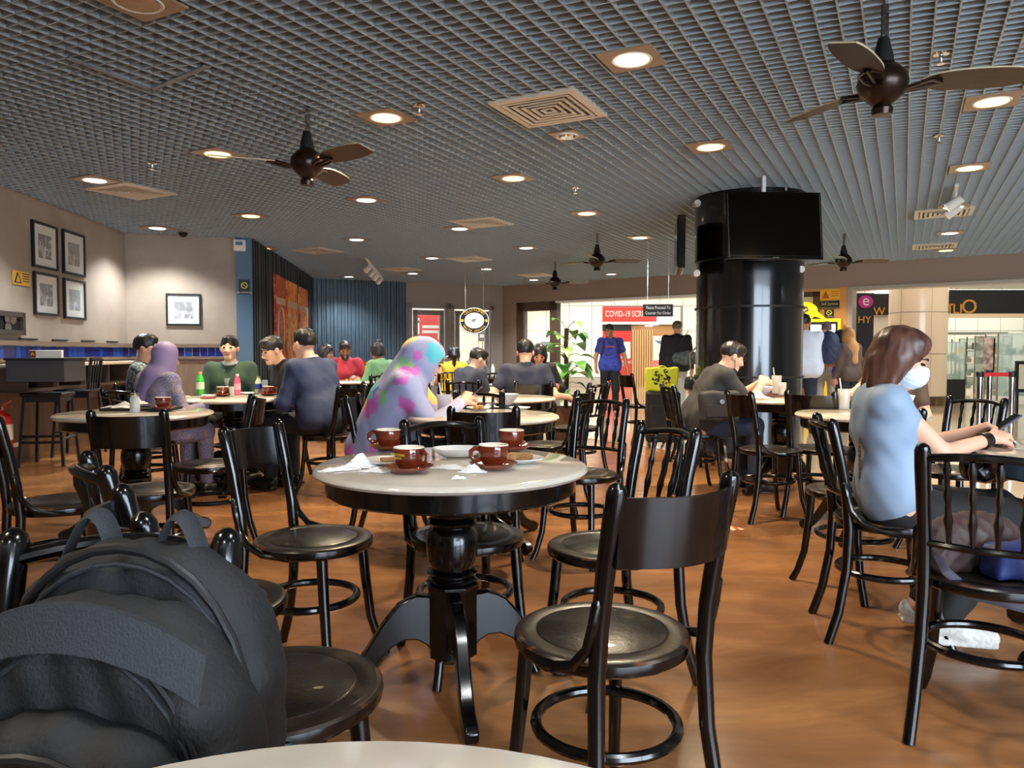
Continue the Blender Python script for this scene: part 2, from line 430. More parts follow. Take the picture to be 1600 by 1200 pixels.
def flat_sign(name, label, p, q, x0, y0, x1, y1, m, off=.01, cat='sign'):
    xl, zt_ = px_on(x0, y0, p, q); xr, zb = px_on(x1, y1, p, q); M = frame_of(p, q)
    c = M@Vector(((xl+xr)/2, -off, (zt_+zb)/2)); d = (q-p).normalized()
    t = thing(name, label, cat, c, math.atan2(d.y, d.x)); W, H = abs(xr-xl)/2, abs(zt_-zb)/2
    MB().box((-W, -.008, -H), (W, .005, H)).build('board', m, t, smooth=False)
    return t, W, H
t, W, H = flat_sign('warning_sign', 'yellow sign with warning triangle beside the left framed photos', A0, A1, 17, 421, 45, 448, mat('amber_sign', (205, 160, 62), .5))
MB().prism([(-W*.9, -H*.75), (-W*.05, -H*.75), (-W*.48, H*.8)], .009, .012, M=Matrix.Rotation(PI/2, 4, 'X')).build('symbol', BLK, t, smooth=False)
MB().prism([(-W*.72, -H*.6), (-W*.24, -H*.6), (-W*.48, H*.45)], .0121, .0135, M=Matrix.Rotation(PI/2, 4, 'X')).build('symbol', mat('amber_sign', (0, 0, 0)), t, smooth=False)
for k in range(4):
    MB().box((W*.1, -.011, H*(.6-.35*k)), (W*.85, -.008, H*(.72-.35*k))).build('print_line', BLK, t, smooth=False)
t, W, H = flat_sign('glass_case', 'dark glass fronted case at the left edge above the ledge', A0, A1, -30, 483, 30, 524, BLK, .03, 'wall case')
f = MB()
for (a, b, c_, e) in ((-W, -W+.05, -H, H), (W-.05, W, -H, H), (-W, W, H-.05, H), (-W, W, -H, -H+.05)): f.box((a, -.04, c_), (b, .0, e))
f.build('frame', mat('case_frame', (60, 54, 50), .4), t, smooth=False)
for k in range(3):
    MB().lathe([(0, 0), (.05, 0), (.06, .012), (0, .012)], 14, (W*(.1+.28*(k % 2)), 0, 0), M=Matrix.Translation((0, -.01, H*(.4-.8*(k//2))))@Matrix.Rotation(PI/2, 4, 'X')).build('disc', STEEL, t)
# no smoking sign and exit box on blue column
def no_smoke(label, loc, rz, W, H):
    t = thing('no_smoking_sign', label, 'sign', loc, rz)
    MB().box((-W, -.01, -H), (W, 0, H)).build('board', BLK, t, smooth=False)
    yy = mat('sign_lime', (196, 202, 70), .5)
    MB().lathe([(W*.42, 0), (W*.62, 0), (W*.62, .004), (W*.42, .004), (W*.42, 0)], 20, cap=False, M=Matrix.Translation((0, -.01, H*.2))@Matrix.Rotation(PI/2, 4, 'X')).build('ring', yy, t)
    MB().box((-W*.5, -.014, -W*.06), (W*.5, -.011, W*.06), M=Matrix.Translation((0, 0, H*.2))@Matrix.Rotation(R(35), 4, 'Y')).build('bar', yy, t, smooth=False)
    text('NO SMOKING', H*.3, WHITE, t, (0, -.012, -H*.75), (PI/2, 0, 0), .001)
    return t
dk = (K1-B1).normalized()
x, z = px_on(380, 449, B1, K1)
no_smoke('small black no smoking sign with lime ring on the blue column', M_@Vector((Lk*.5, -.065, z)), math.atan2(dk.y, dk.x), Lk*.42, .11)
x, z = px_on(376, 374, B1, K1)
sp = thing('wall_light_box', 'small white box high on the blue column corner', 'sensor', M_@Vector((.02, -.1, 2.68)), math.atan2(dk.y, dk.x))
MB().box((-.07, -.04, -.08), (.1, .04, .08)).build('housing', WHITE, sp, bevel=.01)
MB().box((-.04, -.045, 0), (.06, -.04, .05)).build('lens', BLUECOL, sp)

# three coffee posters on poster wall
MC = frame_of(K1, C1)
pc = [mat('poster_%s' % n, c, .4, c2=cc, ns=s, lo=.3, hi=.68, distort=1.6, stretch=(1, 1, .7)) for n, c, cc, s in (('a', (110, 30, 10), [(186, 70, 26), (232, 140, 84)], 9), ('b', (170, 60, 12), [(240, 130, 30), (255, 216, 120)], 6), ('c', (140, 44, 12), [(230, 116, 36), (250, 200, 120)], 8))]
for i, (x0, x1, y0, y1) in enumerate(((421, 436, 424, 526), (440, 456, 434, 540), (460, 473, 444, 534))):
    xl, z0_ = px_on(x0, y0, K1, C1); xr, z1_ = px_on(x1, y0, K1, C1)
    zt_ = 2.42; zb = .95
    c = MC@Vector(((xl+xr)/2, -.09, (zt_+zb)/2)); d = (C1-K1).normalized()
    t = thing('coffee_poster', ['dark red poster of roasting beans, nearest of three on the slatted wall', 'bright orange poster of pouring coffee, middle of three on the slatted wall', 'orange and cream poster of a cup, farthest of three on the slatted wall'][i], 'poster', c, math.atan2(d.y, d.x))
    W, H = (xr-xl)/2, (zt_-zb)/2
    MB().box((-W, -.012, -H), (W, .03, H)).build('print', pc[i], t, smooth=False)
    MB().box((-W, -.016, H*.34), (W, -.011, H*.5)).build('band', mat('poster_band', (206, 176, 140), .5), t, smooth=False)
    cx, cz, rr = (0, -H*(.2, .45, .1)[i], W*.7)
    MB().tube([(cx+rr*math.cos(a), -.014, cz+rr*1.2*math.sin(a)) for a in [2*PI*k/20 for k in range(20)]], .02, 6, closed=True).build('bowl_rim', mat('poster_band', (0,0,0)), t)

# ---------------- ceiling fittings ----------------
GZ = math.atan2(e1.y, e1.x)
DL = [(987, 92, 'w'), (603, 183, 'w'), (340, 240, 'w'), (802, 278, 'w'), (1110, 229, 'w'), (1550, 158, 'w'), (1515, 262, 'w'), (215, 2, 'c'), (392, 337, 'w'), (917, 333, 'w'), (148, 281, 'c'), (572, 312, 'c'), (246, 356, 'c'), (557, 374, 'c'), (718, 357, 'c'), (1000, 371, 'c'), (822, 387, 'c'), (675, 403, 'c'), (760, 420, 'c'), (645, 427, 'c'), (545, 432, 'c'), (1490, 323, 'c'), (1484, 364, 'c'), (1478, 391, 'w'), (834, 437, 'c'), (955, 428, 'c'), (1275, 404, 'w'), (412, 388, 'w')]
where = ['large warm downlight right of the big square vent', 'warm downlight left of the big square vent', 'warm downlight left of the near left fan', 'warm downlight in the middle of the ceiling below the square vent', 'warm downlight above the black column', 'warm downlight under the near right fan', 'warm downlight at right above the track lights', 'unlit silver downlight at the top left edge', 'warm downlight over the framed photo wall', 'warm downlight left of the black column', 'cool downlight beside the left air vent', 'cool downlight under the near left fan', 'cool downlight near the dome camera', 'cool downlight in front of the poster wall', 'cool downlight touching the middle vent', 'cool downlight between the far fan and column', 'cool downlight in the middle of the far ceiling', 'cool downlight left of a far square vent', 'cool downlight above the hanging round sign', 'cool downlight right of the track spotlights', 'cool downlight at the top of the blue slatted wall', 'cool downlight behind the right track spotlights', 'cool downlight between the two right vents', 'warm downlight past the far right vent', 'cool downlight touching the farthest vent by the small fan', 'cool downlight beside the second far fan', 'warm downlight tucked behind the television', 'warm downlight grazing the dark slats at the posters']
plate = MB().box((-.16, -.16, -.006), (.16, .16, .01))
proto_dl = {}
for i, (px, py, k) in enumerate(DL):
    p = G(px, py, ZC-.004)
    on = i != 7
    if k not in proto_dl or not on:
        t = thing('downlight', where[i], 'ceiling light', p, GZ, 'recessed downlights in the grid ceiling')
        MB().box((-.16, -.16, -.006), (.16, .16, .006)).build('plate', DLPLATE, t, smooth=False)
        MB().lathe([(.098, -.006), (.112, -.012), (.118, -.006)], 28, cap=False).build('trim_ring', WHITE, t)
        MB().lathe([(.0, -.010), (.098, -.010), (.098, -.004), (0, -.004)], 28).build('lens', (WLIGHT if k == 'w' else CLIGHT) if on else STEEL, t)
        if on: proto_dl[k] = t
    else: dup(proto_dl[k], p, GZ, where[i])
    if on:
        l = bpy.data.lights.new('downlight_lamp', 'SPOT'); l.energy = SPOT_W if k == 'w' else SPOT_C
        l.color = (1, .80, .55) if k == 'w' else (.93, .97, 1)
        l.spot_size = R(125); l.spot_blend = .6; l.shadow_soft_size = .09
        o = bpy.data.objects.new('downlight_lamp', l); o.location = (p.x, p.y, ZC-.03); COL.objects.link(o)
VT = [(858, 171, 'large cream square air vent in the near ceiling'), (205, 299, 'cream slotted air vent over the left wall'), (753, 348, 'cream square air vent in the middle ceiling'), (734, 405, 'cream air vent right of the track spotlights'), (626, 421, 'cream air vent above the slatted wall end'), (495, 392, 'cream air vent over the poster corner'), (836, 430, 'farthest cream air vent left of the small fan'), (1474, 333, 'cream air vent behind the right track lights'), (1460, 385, 'far right cream air vent near the header')]
vp = None
for px, py, lb in VT:
    p = G(px, py, ZC-.006)
    if vp is None:
        t = vp = thing('air_vent', lb, 'air vent', p, GZ, 'square ceiling diffusers')
        H_ = .31
        def sqring(mb, a, b, z0, z1):
            mb.add([(-a, -a, z0), (a, -a, z0), (a, a, z0), (-a, a, z0), (-b, -b, z1), (b, -b, z1), (b, b, z1), (-b, b, z1)], [(0, 4, 5, 1), (1, 5, 6, 2), (2, 6, 7, 3), (3, 7, 4, 0)][::1])
        m_ = MB(); sqring(m_, .31, .262, -.008, -.012); sqring(m_, .262, .262, -.012, .02); sqring(m_, .31, .31, .02, -.008)
        m_.build('frame', DIFF, t, smooth=False)
        for j in range(5):
            a = .25-j*.05; m_ = MB(); sqring(m_, a, a-.028, -.012, -.010); sqring(m_, a-.028, a-.012, -.010, .02); m_.build('louvre', DIFF, t, smooth=False)
        MB().box((-.28, -.28, .03), (.28, .28, .034)).build('backing', BLK, t, smooth=False)
    else: dup(vp, p, GZ, lb)
for i, (x_, y_, k, lb) in enumerate(((-1.9, .9, 'w', 'warm downlight over the backpack chair, added outside the view'), (.7, .9, 'c', 'cool downlight over the camera, added outside the view'), (2.9, .6, 'w', 'warm downlight right of the camera, added outside the view'), (-.4, -1.4, 'c', 'cool downlight behind the camera, added outside the view'), (-3.6, -.9, 'w', 'warm downlight behind the camera at left, added outside the view'), (2.3, -1.5, 'c', 'cool downlight behind the camera at right, added outside the view'))):
    dup(proto_dl[k], (x_, y_, ZC-.004), GZ, lb)
    l = bpy.data.lights.new('downlight_lamp', 'SPOT'); l.energy = SPOT_C*.55; l.color = (1, .86, .68) if k == 'w' else (.93, .97, 1)  # unseen downlights added to brighten the near tables and chairs
    l.spot_size = R(140); l.spot_blend = .6; l.shadow_soft_size = .1
    o = bpy.data.objects.new('downlight_lamp', l); o.location = (x_, y_, ZC-.03); COL.objects.link(o)
h0, h1, h2 = G(237, 140, ZC-.004), G(105, 90, ZC-.004), G(322, 104, ZC-.004)
t = thing('ceiling_hatch_frame', 'pale blue grey hatch frame set flush in the grid ceiling at upper left', 'hatch', h0)
for q in (h1, h2):
    d_ = q-h0; MB().box((0, -.018, -.004), (d_.length, .018, .004), M=Matrix.Rotation(math.atan2(d_.y, d_.x), 4, 'Z')).build('frame_bar', mat('hatch_grey', (120, 134, 146), .5), t, smooth=False)
# fans
def blade_mb(a):
    m = MB(); n = 14; top = []; pr = []
    for i in range(n+1):
        u = i/n; x = .17+.47*u; wv = .085*math.sin(PI*min(1, .18+u*.82))**.55 if u < 1 else .0
        wv = .088*(1-(abs(u-.55)/.56)**2.6)**.5 if abs(u-.55) < .56 else .02
        pr.append((x, max(wv, .012)))
    pts = [(x, w_) for x, w_ in pr]+[(x, -w_) for x, w_ in pr[::-1]]
    M = Matrix.Rotation(a, 4, 'Z')@Matrix.Rotation(R(-13), 4, 'X')
    k = len(pts)
    vs = [M@Vector((x, y, 0)) for x, y in pts]+[M@Vector((x, y, .008)) for x, y in pts]
    m.add(vs, [tuple(range(k))[::-1]]); 
    o = len(m.v)-2*k
    m.f.append(tuple(range(k, 2*k))); m.m.append(1)
    for i in range(k): m.f.append((i, (i+1) % k, k+(i+1) % k, k+i)); m.m.append(1)
    return m
def make_fan(label, loc, a0):
    t = thing('ceiling_fan', label, 'ceiling fan', loc, a0, 'three bladed ceiling fans')
    MB().lathe([(.0, -.15), (.045, -.148), (.05, -.12), (.04, -.1), (.06, -.085), (.1, -.05), (.118, .0), (.11, .04), (.07, .085), (.045, .1)], 28).build('motor', BRONZE, t)
    MB().lathe([(.05, .1), (.045, .14), (.032, .19), (.026, .22), (.012, .225), (.012, .42)], 20).build('rod', BLK, t)
    MB().tube([(0.006, 0.0, .2), (.006, 0, .4)], .018, 8).build('hanger', CHROME, t)
    for k in range(3):
        a = 2*PI*k/3; M = Matrix.Rotation(a, 4, 'Z')
        bl = blade_mb(a).build('blade', [BLADEM, BLADET], t)
        ar = MB()
        for s in (-1, 1):
            ar.tube([M@Vector(p) for p in ((.09, .015*s, -.03), (.15, .045*s, -.02), (.21, .05*s, -.008), (.26, .012*s, -.006))], .009, 6)
        ar.tube([M@Vector(p) for p in ((.08, 0, -.03), (.17, 0, -.02), (.27, 0, -.006))], .01, 6)
        ar.build('blade_arm', BRONZE, t)
    return t
zf = 2.42
fan = make_fan('bronze three bladed fan hanging over the left tables, nearest left', G(480, 256, zf), R(-40))
for px, py, a, lb in ((1379, 132, -10, 'large near bronze fan at the upper right'), (933, 407, 10, 'far fan with pale blade tops left of the column'), (867, 441, 5, 'farthest small fan under the header'), (1318, 408, 0, 'far fan right of the television')):
    dup(fan, G(px, py, zf), R(a), lb)
# sprinklers, dome cameras, unlit spot
for px, py, lb in ((686/1.0, 170+3, 'small chrome sprinkler right of the warm light near the fan'), (655, 172, 'second chrome sprinkler'), ):
    pass
def sprinkler(px, py, lb):
    t = thing('sprinkler', lb, 'sprinkler', G(px, py, ZC-.03), 0, 'ceiling sprinklers')
    MB().lathe([(.045, .03), (.04, .022), (.012, .02), (.01, -.01), (.006, -.02)], 12).build('stem', CHROME, t)
    MB().lathe([(0, -.03), (.022, -.03), (.022, -.026), (0, -.026)], 12).build('deflector', CHROME, t)
for q in ((655, 172, 'sprinkler head right of the warm light above the left fan'), (899, 298, 'sprinkler head above the far fan'), (1467, 218, 'sprinkler head below the near right fan'), (1470, 92, 'sprinkler head behind the near right fan hub'), (238, 260, 'sprinkler head left of the near fan')): sprinkler(*q)
def dome(px, py, lb, r=.07):
    t = thing('dome_camera', lb, 'security camera', G(px, py, ZC-.01), 0)
    MB().lathe([(r*1.1, .01), (r*1.1, -.02), (r*.95, -.03)], 18).build('base', GREYP, t)
    MB().lathe([(r*.9, -.03), (r*.8, -.06), (r*.5, -.085), (0, -.095)], 18).build('dome', SCREENB, t)
dome(286, 360, 'black dome camera on the ceiling near the blue column'); dome(1223, 296, 'small dark dome camera above the television', .05)
t = thing('gimbal_spot', 'unlit gimbal spotlight below the big square vent', 'ceiling light', G(886, 211, ZC-.004), GZ)
MB().box((-.11, -.11, -.006), (.11, .11, .006)).build('plate', DLPLATE, t, smooth=False)
MB().lathe([(.07, -.01), (.085, -.016), (.09, -.006)], 20, cap=False).build('trim_ring', WHITE, t)
MB().lathe([(0, -.02), (.05, -.022), (.06, -.008)], 20).build('reflector', CHROME, t)
def track(px, py, px2, py2, lb, n):
    a, b = G(px, py, ZC-.03), G(px2, py2, ZC-.03)
    t = thing('track_light', lb, 'track light', a, 0); v = b-a
    MB().tube([(0, 0, 0), v], .02, 6).build('rail', WHITE, t)
    for k in range(n):
        p = v*((k+.5)/n)
        h = MB().tube([p, p+Vector((0, 0, -.1))], .012, 6); h.build('stem', WHITE, t)
        q = p+Vector((0, 0, -.12)); dd = Vector((-.6, .5, -.5)).normalized()
        s = MB().tube([q-dd*.07, q+dd*.09], [.045, .055], 12).build('spot_head', WHITE, t)
        MB().tube([q+dd*.09, q+dd*.093], [.045, .045], 12).build('lens', CLIGHT if k == 0 else STEEL, s)
track(572, 404, 596, 432, 'white track with four small spotlights near the posters', 4)
track(1495, 290, 1490, 318, 'white track spotlights at the right ceiling', 2)

# ---------------- round column with televisions ----------------
PC = Vector((XW(1169, 8.35), 8.35, 0)); PR = .565
t = thing('round_column', 'massive glossy black round column in front of the concourse', 'column', PC)
MB().lathe([(PR, 0.12), (PR, .845)], 64, cap=False).build('shaft_panel', COLB, t)
MB().lathe([(PR, .865), (PR, 1.585)], 64, cap=False).build('shaft_panel', COLB, t)
MB().lathe([(PR, 1.605), (PR, 2.1)], 64, cap=False).build('shaft_panel', COLB, t)
MB().lathe([(PR+.02, 2.12), (PR+.025, 2.8)], 64, cap=False).build('shaft_panel', COLB, t)
for z in (.845, 1.585, 2.1):
    MB().lathe([(PR-.01, z-.002), (PR+.018, z), (PR+.018, z+.02), (PR-.01, z+.022)], 64, cap=False).build('seam_ring', BLK, t)
MB().lathe([(PR+.02, 0), (PR+.02, .12), (PR, .125)], 64, cap=False).build('plinth', BLK, t)
TVY = 7.25
tvc = Dp(1209, 353, TVY-.05)
t = thing('television', 'large black flat television mounted high on the round column', 'television', tvc, R(-5))
t.rotation_euler = (R(-7), 0, R(4))
tw, thh = .465, .325
MB().box((-tw, -.02, -thh), (tw, .05, thh)).build('casing', mat('tv_gloss', (8, 8, 8), .15, spec=.4), t, bevel=.008)
MB().box((-tw+.03, -.024, -thh+.035), (tw-.03, -.019, thh-.03)).build('screen', SCREENB, t, smooth=False)
MB().box((-.14, .05, -.1), (.14, .28, .1)).build('wall_mount', BLK, t, smooth=False)
MB().box((-.03, -.0255, -thh+.012), (.03, -.02, -thh+.02)).build('badge', STEEL, t, smooth=False)
for s in (-1, 1):
    MB().box((s*(tw-.018)-.003, -.023, -thh+.02), (s*(tw-.018)+.003, -.0195, thh-.02)).build('edge_strip', STEEL, t, smooth=False)
tp = thing('ceiling_pole', 'white pole dropping from the ceiling above the television', 'pole', Dp(1193, 292, TVY+.1))
MB().box((-.018, -.018, -.08), (.018, .018, .12)).build('tube', WHITE, tp, bevel=.003)
spk = thing('television', 'second black television seen edge on at the column left side', 'television', Dp(1078, 385, 8.2), R(80))
spk.location.x -= .1
MB().box((-.4, -.03, -.27), (.4, .05, .27)).build('casing', mat('tv_gloss', (0,0,0)), spk, bevel=.01)
MB().box((-.37, .05, -.24), (.37, .054, .24)).build('screen', SCREENB, spk, smooth=False)
for px, py, lb in ((1089, 318, 'small white camera at the column top left'), (1088, 427, 'small white speaker below the edge on television'), (1251, 421, 'small white fitting on the column right side')):
    q = thing('wall_bracket', lb, 'bracket', Dp(px, py, 8.0)); MB().lathe([(0, -.03), (.035, -.03), (.04, 0), (.035, .03), (0, .03)], 12, M=Matrix.Rotation(PI/2, 4, 'X')).build('housing', WHITE, q)
    MB().box((-.02, 0, -.015), (.02, .12, .015)).build('arm', WHITE, q)

# ---------------- chairs ----------------
def post_pts(s):
    return [(s*.172, -.252, 0), (s*.164, -.215, .12), (s*.155, -.188, .28), (s*.150, -.180, .44), (s*.150, -.190, .56), (s*.152, -.215, .70), (s*.154, -.238, .80), (s*.154, -.248, .845)]
def make_chair(kind):
    t = thing('cafe_chair', 'proto', 'chair', (0, 0, 0))
    st = MB().lathe([(0, .432), (.180, .432), (.197, .434), (.204, .440), (.206, .450), (.2045, .462), (.2, .4675), (.193, .4695), (.186, .470), (.157, .4702), (.1545, .4690), (.1535, .4675), (.1515, .4690), (.149, .4702), (0, .4702)], 44, mis=[2, 2, 2, 2, 2, 1, 1, 0, 0, 0, 1, 1, 0, 0])
    st.build('seat', [SEAT, WORN, BLACK], t, ang=28)
    for s in (-1, 1):
        p = MB(); pts = post_pts(s)
        p.tube(pts+[(s*.154, -.251, .858), (s*.154, -.252, .866)], [.0175, .0175, .018, .019, .0195, .0205, .0215, .0215, .017, .006], 14)
        p.build('back_post', BLACK, t)
        MB().tube([(s*.135, .115, .43), (s*.142, .125, .3), (s*.152, .14, .15), (s*.17, .165, .05), (s*.185, .185, 0)], [.019, .018, .0165, .0155, .016], 12).build('leg', BLACK, t)
        MB().tube([(s*.135, .1, .44), (s*.19, .02, .44), (s*.2, -.07, .448), (s*.182, -.14, .47), (s*.172, -.178, .515), (s*.169, -.194, .57), (s*.167, -.203, .615), (s*.166, -.205, .625)], [.011, .011, .0115, .012, .012, .012, .0115, .006], 10).build('brace', BLACK, t)
    MB().tube([(.165*math.cos(a), -.02+.165*math.sin(a), .255) for a in [2*PI*k/36 for k in range(36)]], .0135, 10, closed=True).build('stretcher_ring', BLACK, t)
    n = 12
    if kind == 'panel':
        m = MB(); vs = []
        for i in range(n+1):
            u = -1+2*i/n; x = u*.152; y = -.232-.062*(1-u*u)
            for (z, off) in ((.695, -.0), (.838, -.018)):
                for d in (0, -.012): vs.append((x, y+off+d, z))
        fs = []
        for i in range(n):
            a = i*4; b = a+4   # order: lo-front, lo-back, hi-front, hi-back
            fs += [(a, b, b+2, a+2), (a+1, a+3, b+3, b+1), (a+2, b+2, b+3, a+3), (a, a+1, b+1, b)]
        m.add(vs, fs); m.build('backrest', mat('dark_backrest', (10, 6, 6), .22, coat=.3, c2=(19, 10, 9), ns=5), t, ang=60)
    else:
        def rail(z, r, yo, sag, rise=0):
            return [(u*.15, yo-sag*(1-u*u), z+rise*(1-u*u)) for u in [-1+2*i/n for i in range(n+1)]]
        MB().tube(rail(.822, 0, -.240, .052, .016), .015, 10, flat=.8).build('top_rail', BLACK, t)
        MB().tube(rail(.575, 0, -.197, .03), .011, 8).build('lower_rail', BLACK, t)
        for u in (-.62, -.21, .21, .62):
            a = Vector((u*.14, -.197-.03*(1-u*u), .575)); b = Vector((u*.15, -.24-.052*(1-u*u), .825))
            prof = [.0075, .007, .009, .0125, .009, .0075, .0115, .0065, .008, .0115, .0065]
            MB().tube([a.lerp(b, i/10) for i in range(11)], prof, 8).build('spindle', BLACK, t)
    return t
PROTO = {}
def chair(kind, loc, yaw, label, group=None):
    g = {'panel': 'solid back cafe chairs', 'spindle': 'spindle back cafe chairs'}[kind]
    if kind not in PROTO:
        t = make_chair(kind); PROTO[kind] = t; t.location = loc; t.rotation_euler = (0, 0, yaw); t['label'] = label; t['group'] = g
        return t
    return dup(PROTO[kind], loc, yaw, label, g)
def yaw_of(d): return math.atan2(-d.x, d.y)
def chp(kind, x1, y1, x2, y2, face, label, z=.866, shift=(0, 0)):
    """chair from the two post tops seen in the photograph; face = point it faces"""
    a, b = G(x1, y1, z), G(x2, y2, z); m = (a+b)/2; e = b-a; d = Vector((-e.y, e.x, 0)).normalized()
    if d.dot(Vector((face[0], face[1], 0))-Vector((m.x, m.y, 0))) < 0: d = -d
    p = Vector((m.x, m.y, 0))+d*.25
    return chair(kind, (p.x+shift[0], p.y+shift[1], 0), yaw_of(d), label)
def chs(kind, x, y, deg, label):  # explicit place and heading, degrees clockwise from straight ahead
    return chair(kind, (x, y, 0), -R(deg), label)
T1 = G(705, 734, .75); T1.x = -.2; T1.y = 2.5
chp('panel', 978, 753, 1131, 736, (-.2, 2.5), 'front dark chair right of the near white table, seen from behind')
chp('panel', 187, 752, 226, 806, (1, 2.2), 'chair with curved back seen from above behind the backpack')
chp('spindle', 134, 703, 167, 728, (1, 2.6), 'spindle chair seen from above behind the curved back chair at left')
chs('spindle', -.565, .83, 180, 'chair holding the big backpack, its post tip showing')
chp('panel', 345, 667, 437, 654, (-.2, 2.5), 'empty chair with tilted back panel left of the near white table')
chp('panel', 138, 640, 259, 639, (-2.3, 4.7), 'chair with its back to us at the left table with tray')
chs('panel', -1.78, 4.42, -112, 'chair right of the left table, behind the tilted panel chair')
chp('spindle', 627, 655, 753, 650, (0, 2.5), 'spindle chair on the far side of the near white table')
chp('panel', 705, 634, 806, 634, (-.17, 4.5), 'wide dark panel chair in front of the bowl table')
chs('spindle', -.22, 4.78, 180, 'spindle chair between the bowl table and the table behind')
chs('spindle', -.42, 7.3, 8, 'spindle chair behind which the suited man eats')
chp('panel', 899, 609, 926, 605, (-.09, 6.15), 'panel chair right of the second row table by the plant')
chp('spindle', 915, 619, 967, 621, (-.17, 4.45), 'tall spindle chair right of the bowl table')
chp('spindle', 1001, 657, 1090, 669, (-.2, 2.5), 'spindle chair right of the near table with worn rail tips')
chp('panel', 1138, 608, 1170, 611, (2.3, 6), 'panel chair in front of the seated man with mask under chin')
chs('spindle', 1.5, 6.1, 84, 'chair under the man eating by the black column')
chs('panel', 2.13, 5.15, 42, 'panel chair left of the small round table behind the masked woman')
chs('spindle', 1.50, 2.98, 102, 'chair the masked woman in pale blue sits on')
chp('spindle', 1478, 694, 1612, 702, (1.9, 3), 'near right spindle chair with bags on its seat')
chs('spindle', 2.44, 4.2, -118, 'spindle chair behind the phone in the masked woman hands')
chp('spindle', 1362, 641, 1442, 638, (2.1, 4.45), 'spindle chair beside the masked woman at the small round table')
chs('panel', -.72, 4.58, 92, 'chair under the woman in the floral shawl')
chs('panel', -1.46, 5.98, -62, 'chair behind the man in the navy suit')
chs('spindle', -2.72, 5.62, 22, 'spindle chair behind the lilac headscarf woman')
chs('panel', -3.0, 6.32, 80, 'chair under the man in the batik shirt')
chs('panel', .2, 6.9, 2, 'chair under the man in the navy t-shirt')
chs('spindle', .55, 6.6, -52, 'chair right of the navy t-shirt man beside the plant')
chp('panel', -30, 640, 4, 652, (0, 5), 'chair cut by the left edge with its worn round seat showing')
chs('panel', 1.62, 9.3, 70, 'dark chair left of the suitcase')
chs('spindle', 1.86, 7.6, -30, 'spindle chair right of the suitcase')
chs('spindle', -1.38, 8.6, 150, 'chair between the suit man and the far menu table')
chs('panel', -1.32, 6.9, -35, 'panel chair in front of the far table with the menu stand')
chs('spindle', -1.0, 5.9, -70, 'leaning spindle chair left of the floral shawl woman')
chs('panel', -1.75, 9.7, -60, 'chair under the woman in the green top')
chs('panel', -2.3, 10.35, 180, 'chair under the bearded man in red')
chs('spindle', -.85, 10.6, 0, 'chair under the ponytailed girl in yellow')
chs('spindle', -.3, 9.7, 200, 'far spindle chair by the window table')
chs('spindle', -1.2, 10.9, 30, 'far spindle chair left of the girl in yellow')
chs('panel', 2.84, 5.64, 222, 'chair of the person hidden behind the masked woman')
chs('panel', -2.1, 6.72, 205, 'chair under the man in the black shirt')
chs('panel', -2.6, 6.98, 180, 'chair under the man in the green jacket')

# ---------------- tables ----------------
def make_table(r=.45):
    t = thing('round_table', 'proto', 'table', (0, 0, 0))
    k = r/.45
    MB().lathe([(0, .722), (r-.02, .722), (r-.006, .726), (r, .735), (r-.003, .744), (r-.014, .75), (0, .75)], 72).build('tabletop', TOP, t, ang=50)
    MB().lathe([(r-.07, .66), (r-.05, .66), (r-.04, .668), (r-.036, .722), (r-.07, .722), (r-.07, .66)], 64, cap=False).build('apron', BLACK, t)
    MB().lathe([(r-.08, .7), (r-.08, .7215)], 32).build('underframe', BLK, t)
    m = MB()
    c8 = 1/math.cos(PI/8)
    m.lathe([(.082, .6), (.082, .715)], 8, M=Matrix.Rotation(PI/8, 4, 'Z'))
    m.lathe([(.06, .602), (.078, .598), (.082, .588), (.078, .578), (.064, .573), (.078, .567), (.084, .557), (.078, .547), (.070, .542), (.078, .528), (.085, .505), (.087, .48), (.086, .455), (.081, .425), (.072, .402), (.079, .397), (.085, .388), (.079, .379), (.070, .375), (.078, .37), (.083, .362), (.06, .355)], 28)
    m.lathe([(.07, .1), (.084, .11), (.084, .325), (.09, .335), (.09, .35), (.07, .362)], 8, M=Matrix.Rotation(PI/8, 4, 'Z'))
    m.lathe([(0, .085), (.05, .088), (.062, .1)], 20)
    m.build('pedestal', BLACK, t)
    prof = [(.06, .31), (.12, .318), (.18, .29), (.235, .225), (.28, .155), (.32, .1), (.36, .072), (.40, .062), (.425, .042), (.42, .012), (.395, 0), (.36, .004), (.32, .026), (.28, .064), (.24, .112), (.2, .15), (.16, .17), (.12, .168), (.09, .15), (.06, .115)]
    for i in range(4):
        M = Matrix.Rotation(PI/2*i, 4, 'Z')@Matrix.Rotation(PI/2, 4, 'X')
        MB().prism(prof, -.021, .021, M=M).build('foot', BLACK, t, smooth=True, bevel=.006)
    return t
PT = None
def table(x, y, label, rz=0, r=.45, sc_=1):
    global PT
    if PT is None:
        PT = make_table(); t = PT; t.location = (x, y, 0); t.rotation_euler = (0, 0, rz); t['label'] = label; t['group'] = 'round pedestal tables'
    else: t = dup(PT, (x, y, 0), rz, label)
    if sc_ != 1: t.scale = (sc_, sc_, 1)
    return t
table(-.2, 2.5, 'near round white stone table with brown coffee cups', R(12))
table(-.125, .268, 'white table edge at the very bottom in front of the camera', R(20))
table(-.17, 4.45, 'round table with the white noodle bowl', R(40))
table(-.09, 6.2, 'empty round table behind the noodle bowl table', R(10))
table(-2.31, 4.62, 'left round table with dark tray and newspaper', R(25))
table(-2.28, 6.15, 'round table of the group with green and pink bottles', R(10))
table(-2.1, 9.7, 'far round table with a menu stand near the slatted wall', 0)
table(2.17, 6.05, 'round table by the black column with tray and iced drink', R(30))
table(2.11, 4.55, 'small round table behind the masked woman', R(50), sc_=.84)
table(2.2, 2.72, 'round table cut by the right edge beyond the bags', R(15))
